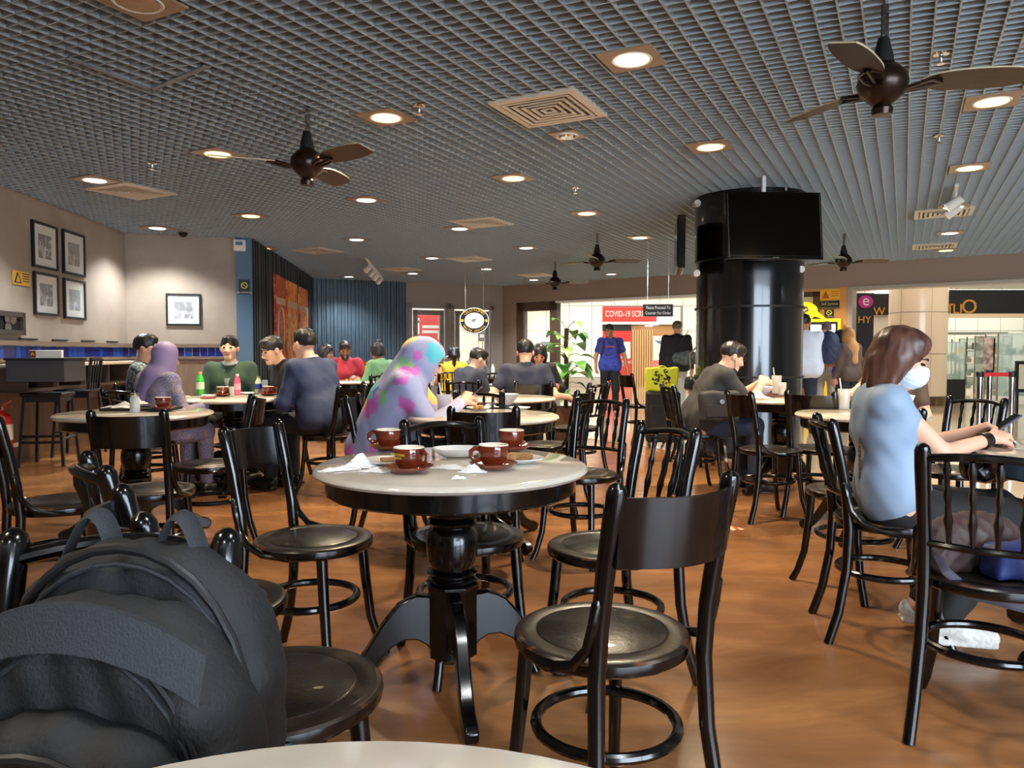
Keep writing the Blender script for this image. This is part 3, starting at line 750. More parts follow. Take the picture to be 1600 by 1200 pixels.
table(.0, 8.1, 'far table where the suited man eats', 0)
table(-.15, 11.6, 'farthest round table by the window with a bottle', 0)
t11 = table(1.98, 7.15, 'table beside the column carrying the black handbag', 0)
t11.scale = (.7, .7, 1)

# ---------------- crockery ----------------
def make_cup(loc, rz, label, logo=False):
    t = thing('coffee_cup', label, 'cup', loc, rz, 'brown coffee cups')
    MB().lathe([(.0, .004), (.026, .004), (.028, 0), (.031, .003), (.034, .012), (.044, .03), (.0475, .05), (.048, .07), (.0465, .0725), (.0445, .07), (.043, .05), (.038, .03), (.0, .02)], 32, mis=[0]*7+[1]*6).build('bowl', [CUPB, CUPW], t, ang=60)
    MB().lathe([(0, .026), (.0375, .0265)], 24, cap=False).build('coffee', COFFEE, t)
    MB().tube([(.042, 0, .058), (.06, 0, .062), (.073, 0, .052), (.073, 0, .036), (.06, 0, .024), (.04, 0, .024)], .006, 8, flat=1.3).build('handle', CUPB, t)
    if logo:
        a = R(-92)
        text('OLDTOWN', .011, mat('cup_logo_yellow', (206, 176, 40), .4), t, (.0485*math.cos(a), .0485*math.sin(a), .052), (PI/2, 0, a+PI/2), .0004)
        text('COFFEE', .009, mat('cup_logo_yellow', (0,0,0)), t, (.0480*math.cos(a), .0480*math.sin(a), .042), (PI/2, 0, a+PI/2), .0004)
    return t
def make_saucer(loc, label):
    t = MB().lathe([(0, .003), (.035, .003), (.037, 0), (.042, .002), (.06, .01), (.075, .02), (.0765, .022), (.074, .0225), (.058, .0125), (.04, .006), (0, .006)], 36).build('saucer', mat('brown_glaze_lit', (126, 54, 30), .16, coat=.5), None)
    t.location = loc; return tag(t, label, 'saucer', 'brown saucers')
def gt(px, py, z=.75): return G(px, py, z+.001)
for (x, y, rz, lb, lg) in ((607, 703, PI, 'far left on the near table', 0), (639, 738, R(-35), 'front left with yellow lettering on the near table', 1), (771, 733, R(195), 'front right on the near table', 0), (799, 704, R(60), 'far right on the near table', 0)):
    p = gt(x, y); make_saucer(p, 'brown saucer under the cup '+lb)
    make_cup(p+Vector((0, 0, .0065)), rz, 'brown coffee cup '+lb, lg)
def plate(loc, r, label, sx=1, rz=0, depth=.014):
    t = MB().lathe([(0, .002), (r*.55, .002), (r*.6, 0), (r*.7, .004), (r, depth), (r*1.01, depth+.003), (r*.97, depth+.003), (r*.68, .008), (0, .007)], 36, sx=sx).build('plate', CHINA)
    t.location = loc; t.rotation_euler = (0, 0, rz); return tag(t, label, 'plate', 'white plates')
plate(gt(716, 712), .075, 'deep oval white dish at the middle of the near table', 1.25, 0, .026)
p = gt(603, 725); plate(p, .085, 'white plate with toast left behind the lettered cup')
tt = MB().box((-.035, -.02, 0), (.03, .025, .012)).build('toast', TOAST, bevel=.004); tt.location = p+Vector((.02, 0, .009)); tt.rotation_euler = (0, 0, .4); tag(tt, 'leftover slice of toast on the left plate', 'toast')
p = gt(812, 722); plate(p, .08, 'white plate with toast right of the front right cup')
tt = MB().box((-.045, -.03, 0), (.04, .03, .02)).build('toast', TOAST, bevel=.005); tt.location = p+Vector((0, 0, .009)); tt.rotation_euler = (0, 0, -.3); tag(tt, 'folded toast and wrapper on the right plate', 'toast')
def napkin(loc, w, d, h, label, seed, rz=0):
    rnd = random.Random(seed); n = 12; vs = []; fs = []
    ph = [rnd.uniform(0, 6) for _ in range(8)]
    for i in range(n+1):
        for j in range(n+1):
            u, v = i/n-.5, j/n-.5
            z = h*(.35+.3*math.sin(ph[0]+9*u+ph[1]*v)+.25*math.sin(ph[2]+13*v-6*u)+.15*rnd.random())*max(0, 1-(2.1*math.hypot(u, v))**2)
            e = 1+.15*math.sin(ph[3]+8*math.atan2(v, u))
            vs.append((u*w*e, v*d*e, max(.002, z+.002)))
    for i in range(n):
        for j in range(n): a = i*(n+1)+j; fs.append((a, a+n+1, a+n+2, a+1))
    t = MB().add(vs, fs).build('napkin', PAPER); s = t.modifiers.new('thick', 'SOLIDIFY'); s.thickness = .0015
    t.location = loc; t.rotation_euler = (0, 0, rz); return tag(t, label, 'napkin', 'crumpled napkins')
napkin(gt(562, 730), .13, .08, .05, 'crumpled white napkin left on the near table', 3, .2)
napkin(gt(530, 735), .12, .04, .015, 'flat napkin end at the left rim of the near table', 5, .5)
napkin(gt(585, 737), .1, .04, .012, 'flat napkin piece by the lettered cup saucer', 8, -.2)
napkin(gt(716, 732), .16, .07, .012, 'flat napkin left of the front right cup', 11, -.4)
napkin(gt(738, 738), .08, .04, .03, 'crumpled napkin against the front right saucer', 13, .1)
napkin(gt(717, 748), .04, .03, .012, 'tiny torn napkin scrap at the table front', 17)
# glasses, bottles, bowls
def glass(loc, label, r=.036, h=.13, liq=(190, 150, 110), straw=True, fill=.75):
    t = thing('drinking_glass', label, 'glass', loc, 0, 'drinking glasses')
    MB().lathe([(0, .003), (r*.78, .003), (r*.8, 0), (r*.84, .002), (r, h), (r*.94, h), (r*.78, .01), (0, .01)], 20).build('tumbler', TUMB, t)
    if fill: MB().lathe([(0, .011), (r*.76, .011), (r*.76+r*.14*fill, h*fill), (0, h*fill)], 16).build('drink', mat('drink_%d_%d' % (liq[0], liq[1]), liq, .15), t)
    if straw: MB().tube([(0, 0, .012), (-.03, .0, h+.07)], .0045, 8).build('straw', WHITE, t)
    return t
def bottle(loc, label, body, cap, r=.03, h=.2, lab=None):
    t = thing('drink_bottle', label, 'bottle', loc, 0, 'plastic drink bottles')
    MB().lathe([(0, 0), (r*.9, 0), (r, .01), (r, h*.62), (r*.9, h*.7), (r*.5, h*.86), (r*.42, h*.9), (0, h*.9)], 18).build('body', mat('bottle_%d_%d_%d' % body, body, .15, coat=.3), t)
    MB().lathe([(0, h*.89), (r*.5, h*.89), (r*.5, h), (0, h)], 14).build('cap', mat('cap_%d_%d' % cap[:2], cap, .4), t)
    if lab: MB().lathe([(r*1.02, h*.25), (r*1.02, h*.55)], 18, cap=False).build('label_band', mat('lab_%d_%d' % lab[:2], lab, .5), t)
    return t
def bowl(loc, label, r=.09, h=.065):
    t = thing('noodle_bowl', label, 'bowl', loc, 0, 'white noodle bowls')
    MB().lathe([(0, .004), (r*.38, .004), (r*.4, 0), (r*.45, .004), (r*.7, h*.4), (r, h), (r*.96, h), (r*.66, h*.42), (0, .012)], 32).build('shell', CHINA, t)
    MB().tube([Vector((r*.62*math.cos(a)*1.17, r*.62*math.sin(a)*1.17, h*.5+.014*math.sin(3*(a-R(240))))) for a in [R(230+6*k) for k in range(9)]], .005, 6).build('emblem', BLK, t)
    return t
T2c = (-.17, 4.45)
bowl(G(790, 632, .75), 'white noodle bowl with black mark on the middle table', .095, .075)
plate(G(748, 640, .75), .08, 'white plate of leftovers left of the noodle bowl'); plate(G(812, 640, .75), .07, 'small plate right of the noodle bowl')
def food(loc, r, label, m=None, seed=1):
    rnd = random.Random(seed); mb = MB()
    for k in range(9):
        a = rnd.uniform(0, 6.28); q = rnd.uniform(0, r*.6)
        mb.lathe([(0, 0), (r*.3, .004), (r*.34, .014), (r*.2, .026), (0, .03)], 8, (q*math.cos(a), q*math.sin(a), 0))
    o = mb.build('food_scraps', m or TOAST); o.location = loc; return tag(o, label, 'food')
food(G(748, 640, .76), .05, 'scraps of food on the plate by the noodle bowl')
napkin(G(765, 636, .75), .12, .07, .03, 'napkin between the plate and the noodle bowl', 21)
glass(G(694, 648, .75), 'iced drink with white straw in front of the shawl woman', .045, .12, (176, 96, 70))
# left table: tray, newspaper, cup, jar
t = thing('serving_tray', 'black serving tray on the left table', 'tray', G(222, 640, .752), R(3))
MB().box((-.21, -.1, 0), (.21, .1, .006)).build('base', BLK, t)
f = MB()
for (a, b, c_, d) in ((-.215, -.205, -.105, .105), (.205, .215, -.105, .105), (-.205, .205, -.105, -.095), (-.205, .205, .095, .105)): f.box((a, c_, 0), (b, d, .016))
f.build('rim', BLK, t, smooth=False)
napkin(G(188, 637, .76), .2, .1, .045, 'crumpled newspaper sheet on the black tray', 31, .1)
napkin(G(218, 631, .76), .1, .07, .06, 'white tissue standing behind the glass jar', 35)
p = G(255, 640, .76); make_saucer(p, 'brown saucer under the cup on the black tray'); make_cup(p+Vector((0, 0, .0065)), 2.6, 'brown coffee cup on the black tray')
t = thing('sugar_jar', 'clear glass jar of sugar at the front of the left table', 'jar', G(211, 644, .752))
MB().lathe([(0, 0), (.028, 0), (.03, .01), (.03, .085), (.024, .1), (.024, .108), (.021, .108), (.021, .1), (.027, .083), (.027, .012), (0, .01)], 20).build('glass', TUMB, t)
MB().lathe([(0, .012), (.026, .012), (.026, .075), (0, .078)], 16).build('sugar', mat('sugar', (214, 210, 200), .9), t)
MB().lathe([(.024, .1), (.026, .104), (.026, .118), (0, .12)], 16).build('lid', STEEL, t)
t = MB().tube([(-.12, 0, .07), (-.03, .0, .045), (.08, .02, .02)], [.003, .003, .009], 8, flat=.5).build('fork', STEEL); t.location = G(178, 634, .765); tag(t, 'metal fork propped on the newspaper on the tray', 'fork')
# group table
bottle(G(313, 617, .752), 'bright green drink bottle on the group table', (64, 190, 70), (226, 150, 110), .033, .2, (206, 226, 190))
bottle(G(327, 611, .752), 'white and blue bottle behind the green bottle', (206, 214, 226), (40, 60, 130), .028, .17)
bottle(G(371, 617, .752), 'pink drink bottle on the group table', (232, 96, 130), (240, 235, 235), .028, .18, (240, 170, 180))
bottle(G(404, 614, .752), 'white cup shaped bottle with blue band on the group table', (206, 214, 196), (150, 170, 90), .03, .15, (40, 80, 180))
glass(G(356, 613, .752), 'glass with straw in front of the green jacket man', .038, .13, (196, 190, 176))
glass(G(362, 619, .752), 'small glass of dark drink on the group table', .026, .08, (60, 34, 22), False)
for px, py, lb in ((348, 619, 'brown cup left on the group table'), (419, 618, 'brown cup in front of the navy suit man')):
    p = G(px, py, .752); make_saucer(p, 'saucer under the '+lb); make_cup(p+Vector((0, 0, .0065)), .4, lb)
plate(G(326, 620, .752), .06, 'small plate at the left of the group table'); plate(G(385, 616, .752), .07, 'white plate between pink bottle and brown cup')
t = MB().box((-.05, -.07, 0), (.05, .07, .008)).build('booklet', mat('booklet_red', (130, 50, 44), .5)); t.location = G(325, 622, .753); t.rotation_euler = (0, 0, .5); tag(t, 'dark red booklet on the group table rim', 'booklet')
t = MB().box((-.05, -.004, 0), (.05, .004, .1)).build('sachet_box', mat('pale_blue_card', (150, 170, 196), .6)); t.location = G(418, 610, .752); tag(t, 'pale blue sachet card behind the brown cup', 'card')
# far menu table
t = thing('menu_stand', 'tall menu stand on the far table near the slatted wall', 'menu stand', G(572, 590, .752), .2)
MB().box((-.045, -.02, 0), (.045, .02, .03)).build('base', BROWNF, t); MB().box((-.04, -.006, .03), (.04, .006, .24)).build('card', mat('menu_card', (226, 190, 140), .5, c2=(240, 225, 200), ns=14), t); MB().box((-.04, -.007, .17), (.04, .007, .24)).build('header', mat('menu_header', (120, 50, 24), .5), t)
text('M', .05, GOLDL, t, (0, -.009, .205), (PI/2, 0, 0), .001)
t = MB().box((-.16, -.09, 0), (.16, .09, .02)).build('food_tray', TOAST, bevel=.005); t.location = G(553, 590, .752); tag(t, 'tan paper tray on the far menu table', 'tray')
t = MB().lathe([(0, 0), (.07, .005), (.08, .04), (.05, .08), (0, .09)], 14).build('wrapped_parcel', mat('pale_wrap', (170, 186, 206), .6)); t.location = G(540, 590, .752); tag(t, 'pale wrapped parcel on the far menu table', 'parcel')
# column table
t = thing('serving_tray', 'reddish tray under the bowl by the column', 'tray', G(1180, 619, .752), .05)
MB().box((-.2, -.13, 0), (.2, .13, .008)).build('base', mat('tray_brown', (110, 56, 40), .5), t)
MB().box((-.2, -.14, 0), (.2, -.13, .02)).box((-.2, .13, 0), (.2, .14, .02)).build('rim', mat('tray_brown', (0,0,0)), t, smooth=False)
bowl(G(1190, 617, .762), 'white noodle bowl on the tray by the column', .1, .07)
napkin(G(1188, 622, .765), .16, .08, .06, 'pinkish napkin heap on the tray by the column', 41)
glass(G(1213, 615, .752), 'tall iced drink with straw by the column', .045, .16, (200, 180, 150)); glass(G(1222, 618, .752), 'shorter glass beside the tall iced drink', .036, .11, (190, 170, 140), False)
# small round table
glass(G(1392, 638, .752), 'big ribbed tumbler in front of the masked woman face', .06, .15, (190, 180, 176), False, .8)
t = MB().add([(-.07, 0, 0), (.03, -.03, 0), (.08, .0, .09), (-.0, .04, .11), (.0, .03, .0)], [(0, 1, 2, 3), (0, 1, 4), (1, 2, 4), (0, 3, 4), (2, 3, 4)]).build('folded_napkin', PAPER, smooth=False); t.location = G(1410, 640, .752); tag(t, 'folded white napkin standing beside the ribbed tumbler', 'napkin')
# far tables
bottle(G(770, 586, .752), 'small clear bottle on the farthest table', (220, 224, 224), (240, 240, 240), .03, .18)
plate(G(765, 603, .752), .09, 'white plate in front of the suited man'); food(G(778, 603, .76), .06, 'toast pieces in front of the suited man', None, 5)
plate(G(785, 604, .752), .06, 'small plate near the edge of the suited man table')
food(G(768, 591, .76), .08, 'dark food parcels on the farthest table', BLK, 9)

# ---------------- bags ----------------
FAB = mat('black_nylon', (17, 18, 20), .7, c2=(26, 27, 30), ns=6, bump=.25, bs=160)

# ---------------- implicit surfaces (bodies, cloth, soft bags) ----------------
def vv(*a): return np.array(a, dtype=float)
def cone(a, b, ra, rb=None, k=.02, lab=0): return ('c', np.array(a, float), np.array(b, float), ra, ra if rb is None else rb, k, lab)
def ell(c, r, k=.02, lab=0, rot=None): return ('e', np.array(c, float), np.array(r, float), rot, None, k, lab)
def cut(c, r, k=.01, rot=None): return ('x', np.array(c, float), np.array(r, float), rot, None, k, 0)
def fbox(c, r, rnd, k=.02, lab=0, rot=None): return ('b', np.array(c, float), np.array(r, float), rot, rnd, k, lab)
def prim_d(p, X):
    t = p[0]
    if t == 'c':
        a, b, ra, rb = p[1:5]; ab = b-a; L2 = max(ab@ab, 1e-9)
        h = np.clip(((X-a)@ab)/L2, 0, 1)
        return np.sqrt((((X-a)-h[..., None]*ab)**2).sum(-1))-(ra+(rb-ra)*h)
    q = X-p[1]
    if p[3] is not None: q = q@p[3]
    if t == 'b':
        e = np.abs(q)-(p[2]-p[4]); return np.sqrt((np.maximum(e, 0)**2).sum(-1))+np.minimum(e.max(-1), 0)-p[4]
    n = np.sqrt(((q/p[2])**2).sum(-1)); g = np.sqrt(((q/(p[2]**2))**2).sum(-1))
    return n*(n-1)/np.maximum(g, 1e-6)
def prim_bb(p):
    if p[0] == 'c':
        m = max(p[3], p[4]); return np.minimum(p[1], p[2])-m, np.maximum(p[1], p[2])+m
    r = p[2] if p[3] is None else np.abs(p[3])@p[2]
    return p[1]-r, p[1]+r
def sdf_mesh(prims, h, name, mats, parent, post=None, smooth=True, relax=1):
    add = [p for p in prims if p[0] != 'x']
    lo = np.min([prim_bb(p)[0] for p in add], 0)-3*h; hi = np.max([prim_bb(p)[1] for p in add], 0)+3*h
    n = np.ceil((hi-lo)/h).astype(int)+1
    ax = [lo[i]+h*np.arange(n[i]) for i in range(3)]
    D = np.full(n, .08, dtype=np.float64)
    def region(p, m):
        a, b = prim_bb(p); i0 = np.clip(np.floor((a-m-lo)/h).astype(int), 0, n-1); i1 = np.clip(np.ceil((b+m-lo)/h).astype(int)+1, 1, n)
        sl = tuple(slice(i0[i], i1[i]) for i in range(3))
        X = np.stack(np.meshgrid(*[ax[i][sl[i]] for i in range(3)], indexing='ij'), -1); return sl, X
    for p in prims:
        k = p[5]; sl, X = region(p, k+2.5*h)
        if X.size == 0: continue
        d = prim_d(p, X); o = D[sl]
        if p[0] == 'x':
            d = -d; hh = np.clip(.5-.5*(o-d)/k, 0, 1)
            D[sl] = o*(1-hh)+d*hh+k*hh*(1-hh)
        else:
            hh = np.clip(.5+.5*(o-d)/k, 0, 1)
            D[sl] = o*(1-hh)+d*hh-k*hh*(1-hh)
    if post is not None:
        m = np.abs(D) < 4*h+.02; idx = np.argwhere(m); P = lo+h*idx; D[m] = post(P, D[m])
    S = D < 0
    c = np.zeros(tuple(n-1), dtype=np.int8)
    for dx in (0, 1):
        for dy in (0, 1):
            for dz in (0, 1): c += S[dx:n[0]-1+dx, dy:n[1]-1+dy, dz:n[2]-1+dz]
    act = (c > 0) & (c < 8); cells = np.argwhere(act)
    if len(cells) == 0: return None
    ids = np.full(c.shape, -1, dtype=np.int64); ids[act] = np.arange(len(cells))
    acc = np.zeros((len(cells), 3)); cnt = np.zeros(len(cells))
    cor = np.array([(x, y, z) for x in (0, 1) for y in (0, 1) for z in (0, 1)])
    vals = {tuple(q): D[cells[:, 0]+q[0], cells[:, 1]+q[1], cells[:, 2]+q[2]] for q in cor}
    for q in cor:
        for a in range(3):
            if q[a] == 0:
                r = q.copy(); r[a] = 1; v0, v1 = vals[tuple(q)], vals[tuple(r)]
                m = (v0 < 0) != (v1 < 0); t = v0[m]/(v0[m]-v1[m])
                P = cells[m]+q.astype(float); P[:, a] += t; acc[m] += P; cnt[m] += 1
    V = lo+h*(acc/cnt[:, None])
    F = []
    for a in range(3):
        b, e = (a+1) % 3, (a+2) % 3
        sl0 = [slice(1, n[i]-1) for i in range(3)]; sl0[a] = slice(0, n[a]-1)
        sl1 = list(sl0); sl1[a] = slice(1, n[a])
        s0, s1 = S[tuple(sl0)], S[tuple(sl1)]
        E = np.argwhere(s0 != s1); off = np.array([1, 1, 1]); off[a] = 0; E = E+off
        fl = S[E[:, 0], E[:, 1], E[:, 2]]
        def cid(db, de):
            Q = E.copy(); Q[:, b] += db; Q[:, e] += de; return ids[Q[:, 0], Q[:, 1], Q[:, 2]]
        q = np.stack([cid(-1, -1), cid(0, -1), cid(0, 0), cid(-1, 0)], 1)
        q[~fl] = q[~fl][:, ::-1]; F.append(q)
    F = np.concatenate(F); F = F[(F >= 0).all(1)]
    me = bpy.data.meshes.new(name)
    me.vertices.add(len(V)); me.vertices.foreach_set('co', V.ravel())
    me.loops.add(F.size); me.loops.foreach_set('vertex_index', F.ravel())
    me.polygons.add(len(F)); me.polygons.foreach_set('loop_start', np.arange(0, F.size, 4)); me.polygons.foreach_set('loop_total', np.full(len(F), 4))
    for x in mats: me.materials.append(x)
    if len(mats) > 1:
        C = V[F].mean(1); best = np.full(len(C), 9.); lb = np.zeros(len(C), dtype=np.int32)
        for p in add:
            a, b = prim_bb(p); m = ((C > a-.02) & (C < b+.02)).all(1)
            if not m.any(): continue
            d = prim_d(p, C[m])-(.004 if p[6] else 0); ii = np.where(m)[0]; u = d < best[ii]; best[ii[u]] = d[u]; lb[ii[u]] = p[6]
        me.polygons.foreach_set('material_index', lb)
    me.polygons.foreach_set('use_smooth', np.ones(len(F), dtype=bool)); me.update(calc_edges=True); me.validate()
    o = bpy.data.objects.new(name, me); COL.objects.link(o)
    if parent: o.parent = parent
    return o

# backpack on the near chair
t = thing('backpack', 'big black nylon backpack on the chair at the lower left', 'backpack', (-.452, .86, .475), R(-6)); t.scale = (.77, .95, 1.09)
def dome(w_, h_, y, th, rnd=.035, top=.14):
    # slab: box with large rounded top corners built from primitives
    ps = [fbox((0, y, (h_-top)/2), (w_, th, (h_-top)/2+.02), rnd, .03)]
    for i in range(9):
        a = PI*i/8; ps.append(cone((0, y, h_*.5), ((w_-th)*math.cos(a)*.98, y, h_-top+(top-th)*math.sin(a)**.8), th*.95, th, .03))
    return ps
nz = lambda P, D: D+.0035*np.sin(P[:, 0]*38+5*np.sin(P[:, 2]*17))*np.sin(P[:, 2]*31+P[:, 1]*20)+.002*np.sin(P[:, 0]*90+P[:, 2]*60)
sdf_mesh(dome(.215, .385, .05, .055), .007, 'back_section', [FAB], t, nz)
sdf_mesh(dome(.222, .345, -.03, .06), .007, 'main_compartment', [FAB], t, nz)
sdf_mesh(dome(.205, .255, -.115, .05, top=.12), .007, 'front_pocket', [FAB], t, nz)
sdf_mesh(dome(.17, .165, -.165, .035, top=.1), .007, 'lower_pocket', [FAB], t, nz)
ZIP = mat('zip_black', (20, 20, 22), .5); WEB = mat('webbing_grey', (36, 39, 44), .7, bump=.3, bs=300)
def arcpts(w_, hb, ht, y, n=16): return [Vector((w_*math.cos(PI*i/n), y, hb+(ht-hb)*math.sin(PI*i/n)**.75)) for i in range(n+1)]
for (w_, hb, ht, y) in ((.212, .12, .385, .0), (.2, .06, .325, -.09), (.185, .03, .235, -.165), (.15, .01, .15, -.2)):
    MB().tube(arcpts(w_, hb, ht, y), .006, 8).build('zip', ZIP, t)
    MB().tube([p+Vector((0, -.004, -.016)) for p in arcpts(w_, hb, ht, y)], .003, 6).build('piping', WEB, t)
m = MB()
for i in range(13):
    u = -1+2*i/12; x = u*.19; z0 = .262+.05*(1-u*u); y = -.094-.012*(1-u*u)
    m.v += [(x, y, z0), (x, y+.018, z0+.042), (x, y-.008, z0), (x, y+.010, z0+.042)]
for i in range(12):
    a = 4*i; m.f += [(a+2, a+6, a+7, a+3), (a+3, a+7, a+5, a+1), (a+2, a, a+4, a+6)]; m.m += [0]*3
m.build('strap_band', WEB, t)
for s in (-1, 1):
    MB().tube(arc((.035*s-.02, .06, .365), (.07*s-.02, .07, .455), (.115*s-.02, .055, .36), 12), .017, 8, flat=.25).build('top_loop', WEB, t)
MB().tube([(.08*math.cos(a)-.02, -.208, .04+.08*math.sin(a)*.5) for a in [PI*k/12 for k in range(13)]], .003, 6).build('emblem', mat('yellowish_thread', (120, 112, 40), .6), t)
# quilted handbag on lap, black
def quilt(P, D): return D+.006*(np.abs(np.sin((P[:, 0]+P[:, 2])*60))*np.abs(np.sin((P[:, 0]-P[:, 2])*60)))**.5-.005
t = thing('quilted_handbag', 'black quilted leather handbag on the lap of the masked woman', 'handbag', (1.93, 3.02, .63), R(20))
sdf_mesh([ell((0, 0, .06), (.15, .06, .09), .02), fbox((0, 0, .03), (.13, .05, .05), .03, .03)], .006, 'body', [mat('black_leather', (14, 20, 26), .25, coat=.3)], t, quilt)
MB().tube([(-.12, 0, .1), (-.15, -.02, .12), (-.14, -.07, .06), (-.05, -.08, .02)], .006, 6).build('strap', BLACK, t)
# bags on the near right chair
fc = [o for o in bpy.data.objects if o.get('label', '').startswith('near right spindle chair')][0]
cx, cy = fc.location.x, fc.location.y
t = thing('quilted_handbag', 'brown quilted handbag on the near right chair seat', 'handbag', (cx-.03, cy+.05, .474), R(15))
sdf_mesh([ell((0, 0, .07), (.19, .07, .09), .02), fbox((0, 0, .035), (.17, .06, .04), .03, .03)], .006, 'body', [mat('brown_quilt', (66, 48, 46), .55)], t, quilt)
MB().tube([(-.16, -.05, .05), (-.18, -.1, .02), (-.1, -.12, -.05), (.1, -.13, -.11), (.14, -.1, .02)], .014, 8, flat=.3).build('strap', mat('dusty_strap', (70, 66, 78), .7), t)
t = thing('blue_bag', 'blue folded shopping bag in front of the brown quilted bag', 'bag', (cx+.08, cy-.08, .474), R(5))
sdf_mesh([fbox((0, 0, .045), (.14, .05, .045), .02, .02), ell((.02, 0, .08), (.12, .05, .03), .03)], .007, 'body', [mat('royal_blue_cloth', (34, 50, 110), .55)], t, lambda P, D: D+.004*np.sin(P[:, 0]*50+P[:, 2]*40))
# handbag on table by column
t = thing('black_handbag', 'black handbag with a top handle on the table beside the column', 'handbag', t11.location+Vector((-.15, -.05, .752)), R(10))
sdf_mesh([fbox((0, 0, .07), (.2, .09, .065), .04, .02)], .008, 'body', [mat('black_leather', (0,0,0))], t, lambda P, D: D+.004*np.sin(P[:, 0]*40+P[:, 2]*30))
MB().tube(arc((-.08, 0, .12), (0, 0, .26), (.08, 0, .12)), .009, 8).build('handle', BLACK, t)
# suitcase and yellow bag
t = thing('suitcase', 'black upright suitcase between the chairs left of the column', 'suitcase', (1.78, 8.9, 0), R(-8))
sdf_mesh([fbox((0, 0, .36), (.2, .12, .3), .04, .02)], .012, 'shell', [FAB], t)
MB().tube([(.0, -.122, .1), (0, -.122, .64)], .006, 6).build('zip', STEEL, t)
MB().box((-.15, -.135, .12), (.15, -.118, .5)).build('front_pocket', FAB, t, bevel=.01)
for x in (-.15, .15):
    for y in (-.08, .08):
        MB().lathe([(0, -.012), (.03, -.012), (.03, .012), (0, .012)], 14, M=Matrix.Translation((x, y, .032))@Matrix.Rotation(PI/2, 4, 'Y')).build('wheel', BLK, t)
t = thing('yellow_bag', 'yellow shopping bag with black ink print standing on the suitcase', 'shopping bag', (1.76, 8.88, .665), R(-4))
sdf_mesh([fbox((0, 0, .135), (.19, .05, .14), .02, .02)], .009, 'body', [mat('acid_yellow', (212, 220, 40), .6)], t, lambda P, D: D+.006*np.sin(P[:, 0]*30+P[:, 2]*22))
rnd = random.Random(8)
for k in range(26):
    a, q = rnd.uniform(0, 6.28), rnd.uniform(.2, 1); x, z = .14*q*math.cos(a), .13+.1*q*math.sin(a)
    a2 = rnd.uniform(0, 6.28); L = rnd.uniform(.02, .05)
    MB().tube(arc((x, -.057, z), (x+L*.6*math.cos(a2+.7), -.06, z+L*.6*math.sin(a2+.7)), (x+L*math.cos(a2), -.057, z+L*math.sin(a2)), 4), [.004, .009, .01, .007, .003], 6).build('ink_stroke', BLK, t)
for s in (-1, 1): MB().tube(arc((-.06, .04*s, .265), (0, .04*s, .32), (.06, .04*s, .265), 6), .006, 6).build('handle', mat('acid_yellow', (0,0,0)), t)

# ---------------- people ----------------
SKIN1 = mat('skin_light', (226, 178, 150), .5, spec=.35); SKIN2 = mat('skin_tan', (188, 132, 98), .5, spec=.35); SKIN3 = mat('skin_brown', (132, 86, 62), .5, spec=.35)
EYE = mat('eye_dark', (38, 28, 26), .2); LIP = mat('lip', (176, 98, 88), .5); BROW = mat('brow', (44, 32, 28), .8)
HAIRB = mat('hair_black', (22, 19, 20), .42, c2=(44, 38, 38), ns=20, stretch=(1, 1, .15)); HAIRBR = mat('hair_brown', (64, 38, 30), .4, c2=(104, 66, 52), ns=26, stretch=(1, 1, .12)); HAIRG = mat('hair_grey', (120, 104, 92), .6)
def rotx(a): c, s = math.cos(a), math.sin(a); return np.array([[1, 0, 0], [0, c, -s], [0, s, c]])
def roty(a): c, s = math.cos(a), math.sin(a); return np.array([[c, 0, s], [0, 1, 0], [-s, 0, c]])
def rotz(a): c, s = math.cos(a), math.sin(a); return np.array([[c, -s, 0], [s, c, 0], [0, 0, 1]])
def unit(v): return v/max(np.linalg.norm(v), 1e-9)
def ik(S, T, L1, L2, pole):
    d = T-S; L = min(np.linalg.norm(d), (L1+L2)*.995); u = unit(d); T = S+u*L
    a = (L1*L1-L2*L2+L*L)/(2*L); hh = math.sqrt(max(L1*L1-a*a, 0))
    p = pole-u*(pole@u); p = unit(p); return S+u*a+p*hh, T
def hand(W, d, nrm, side, curl=.6, g=1.0, k=.006):
    """palm and five fingers; d = pointing direction, nrm = palm-facing direction, side +1 thumb towards cross"""
    d = unit(d); nrm = unit(nrm-d*(nrm@d)); s = np.cross(d, nrm)*side; P = []
    for i, o in enumerate((-.027, -.009, .009, .026)):
        kb = W+d*.075+s*o*1.05; P.append(cone(W+s*o*.5, kb, .014*g, .0125*g, .012))
        L = (.062, .074, .08, .072)[i]; b1, b2 = curl*.75, curl*1.7
        d1 = d*math.cos(b1)+nrm*math.sin(b1); d2 = d*math.cos(b2)+nrm*math.sin(b2)
        m = kb+d1*L*.52; P.append(cone(kb, m, .0098*g, .0088*g, k)); P.append(cone(m, m+d2*L*.5, .0088*g, .0072*g, k))
    b = W+d*.02+s*.026; d1 = unit(d*.7+s*.62+nrm*.35); m = b+d1*.038; P.append(cone(W+d*.01+s*.012, b, .016*g, .013*g, .01)); P.append(cone(b, m, .0125*g, .0105*g, .008))
    d2 = unit(d*.85+s*.15+nrm*.5*(.5+curl)); P.append(cone(m, m+d2*.032, .0105*g, .008*g, .006)); return P
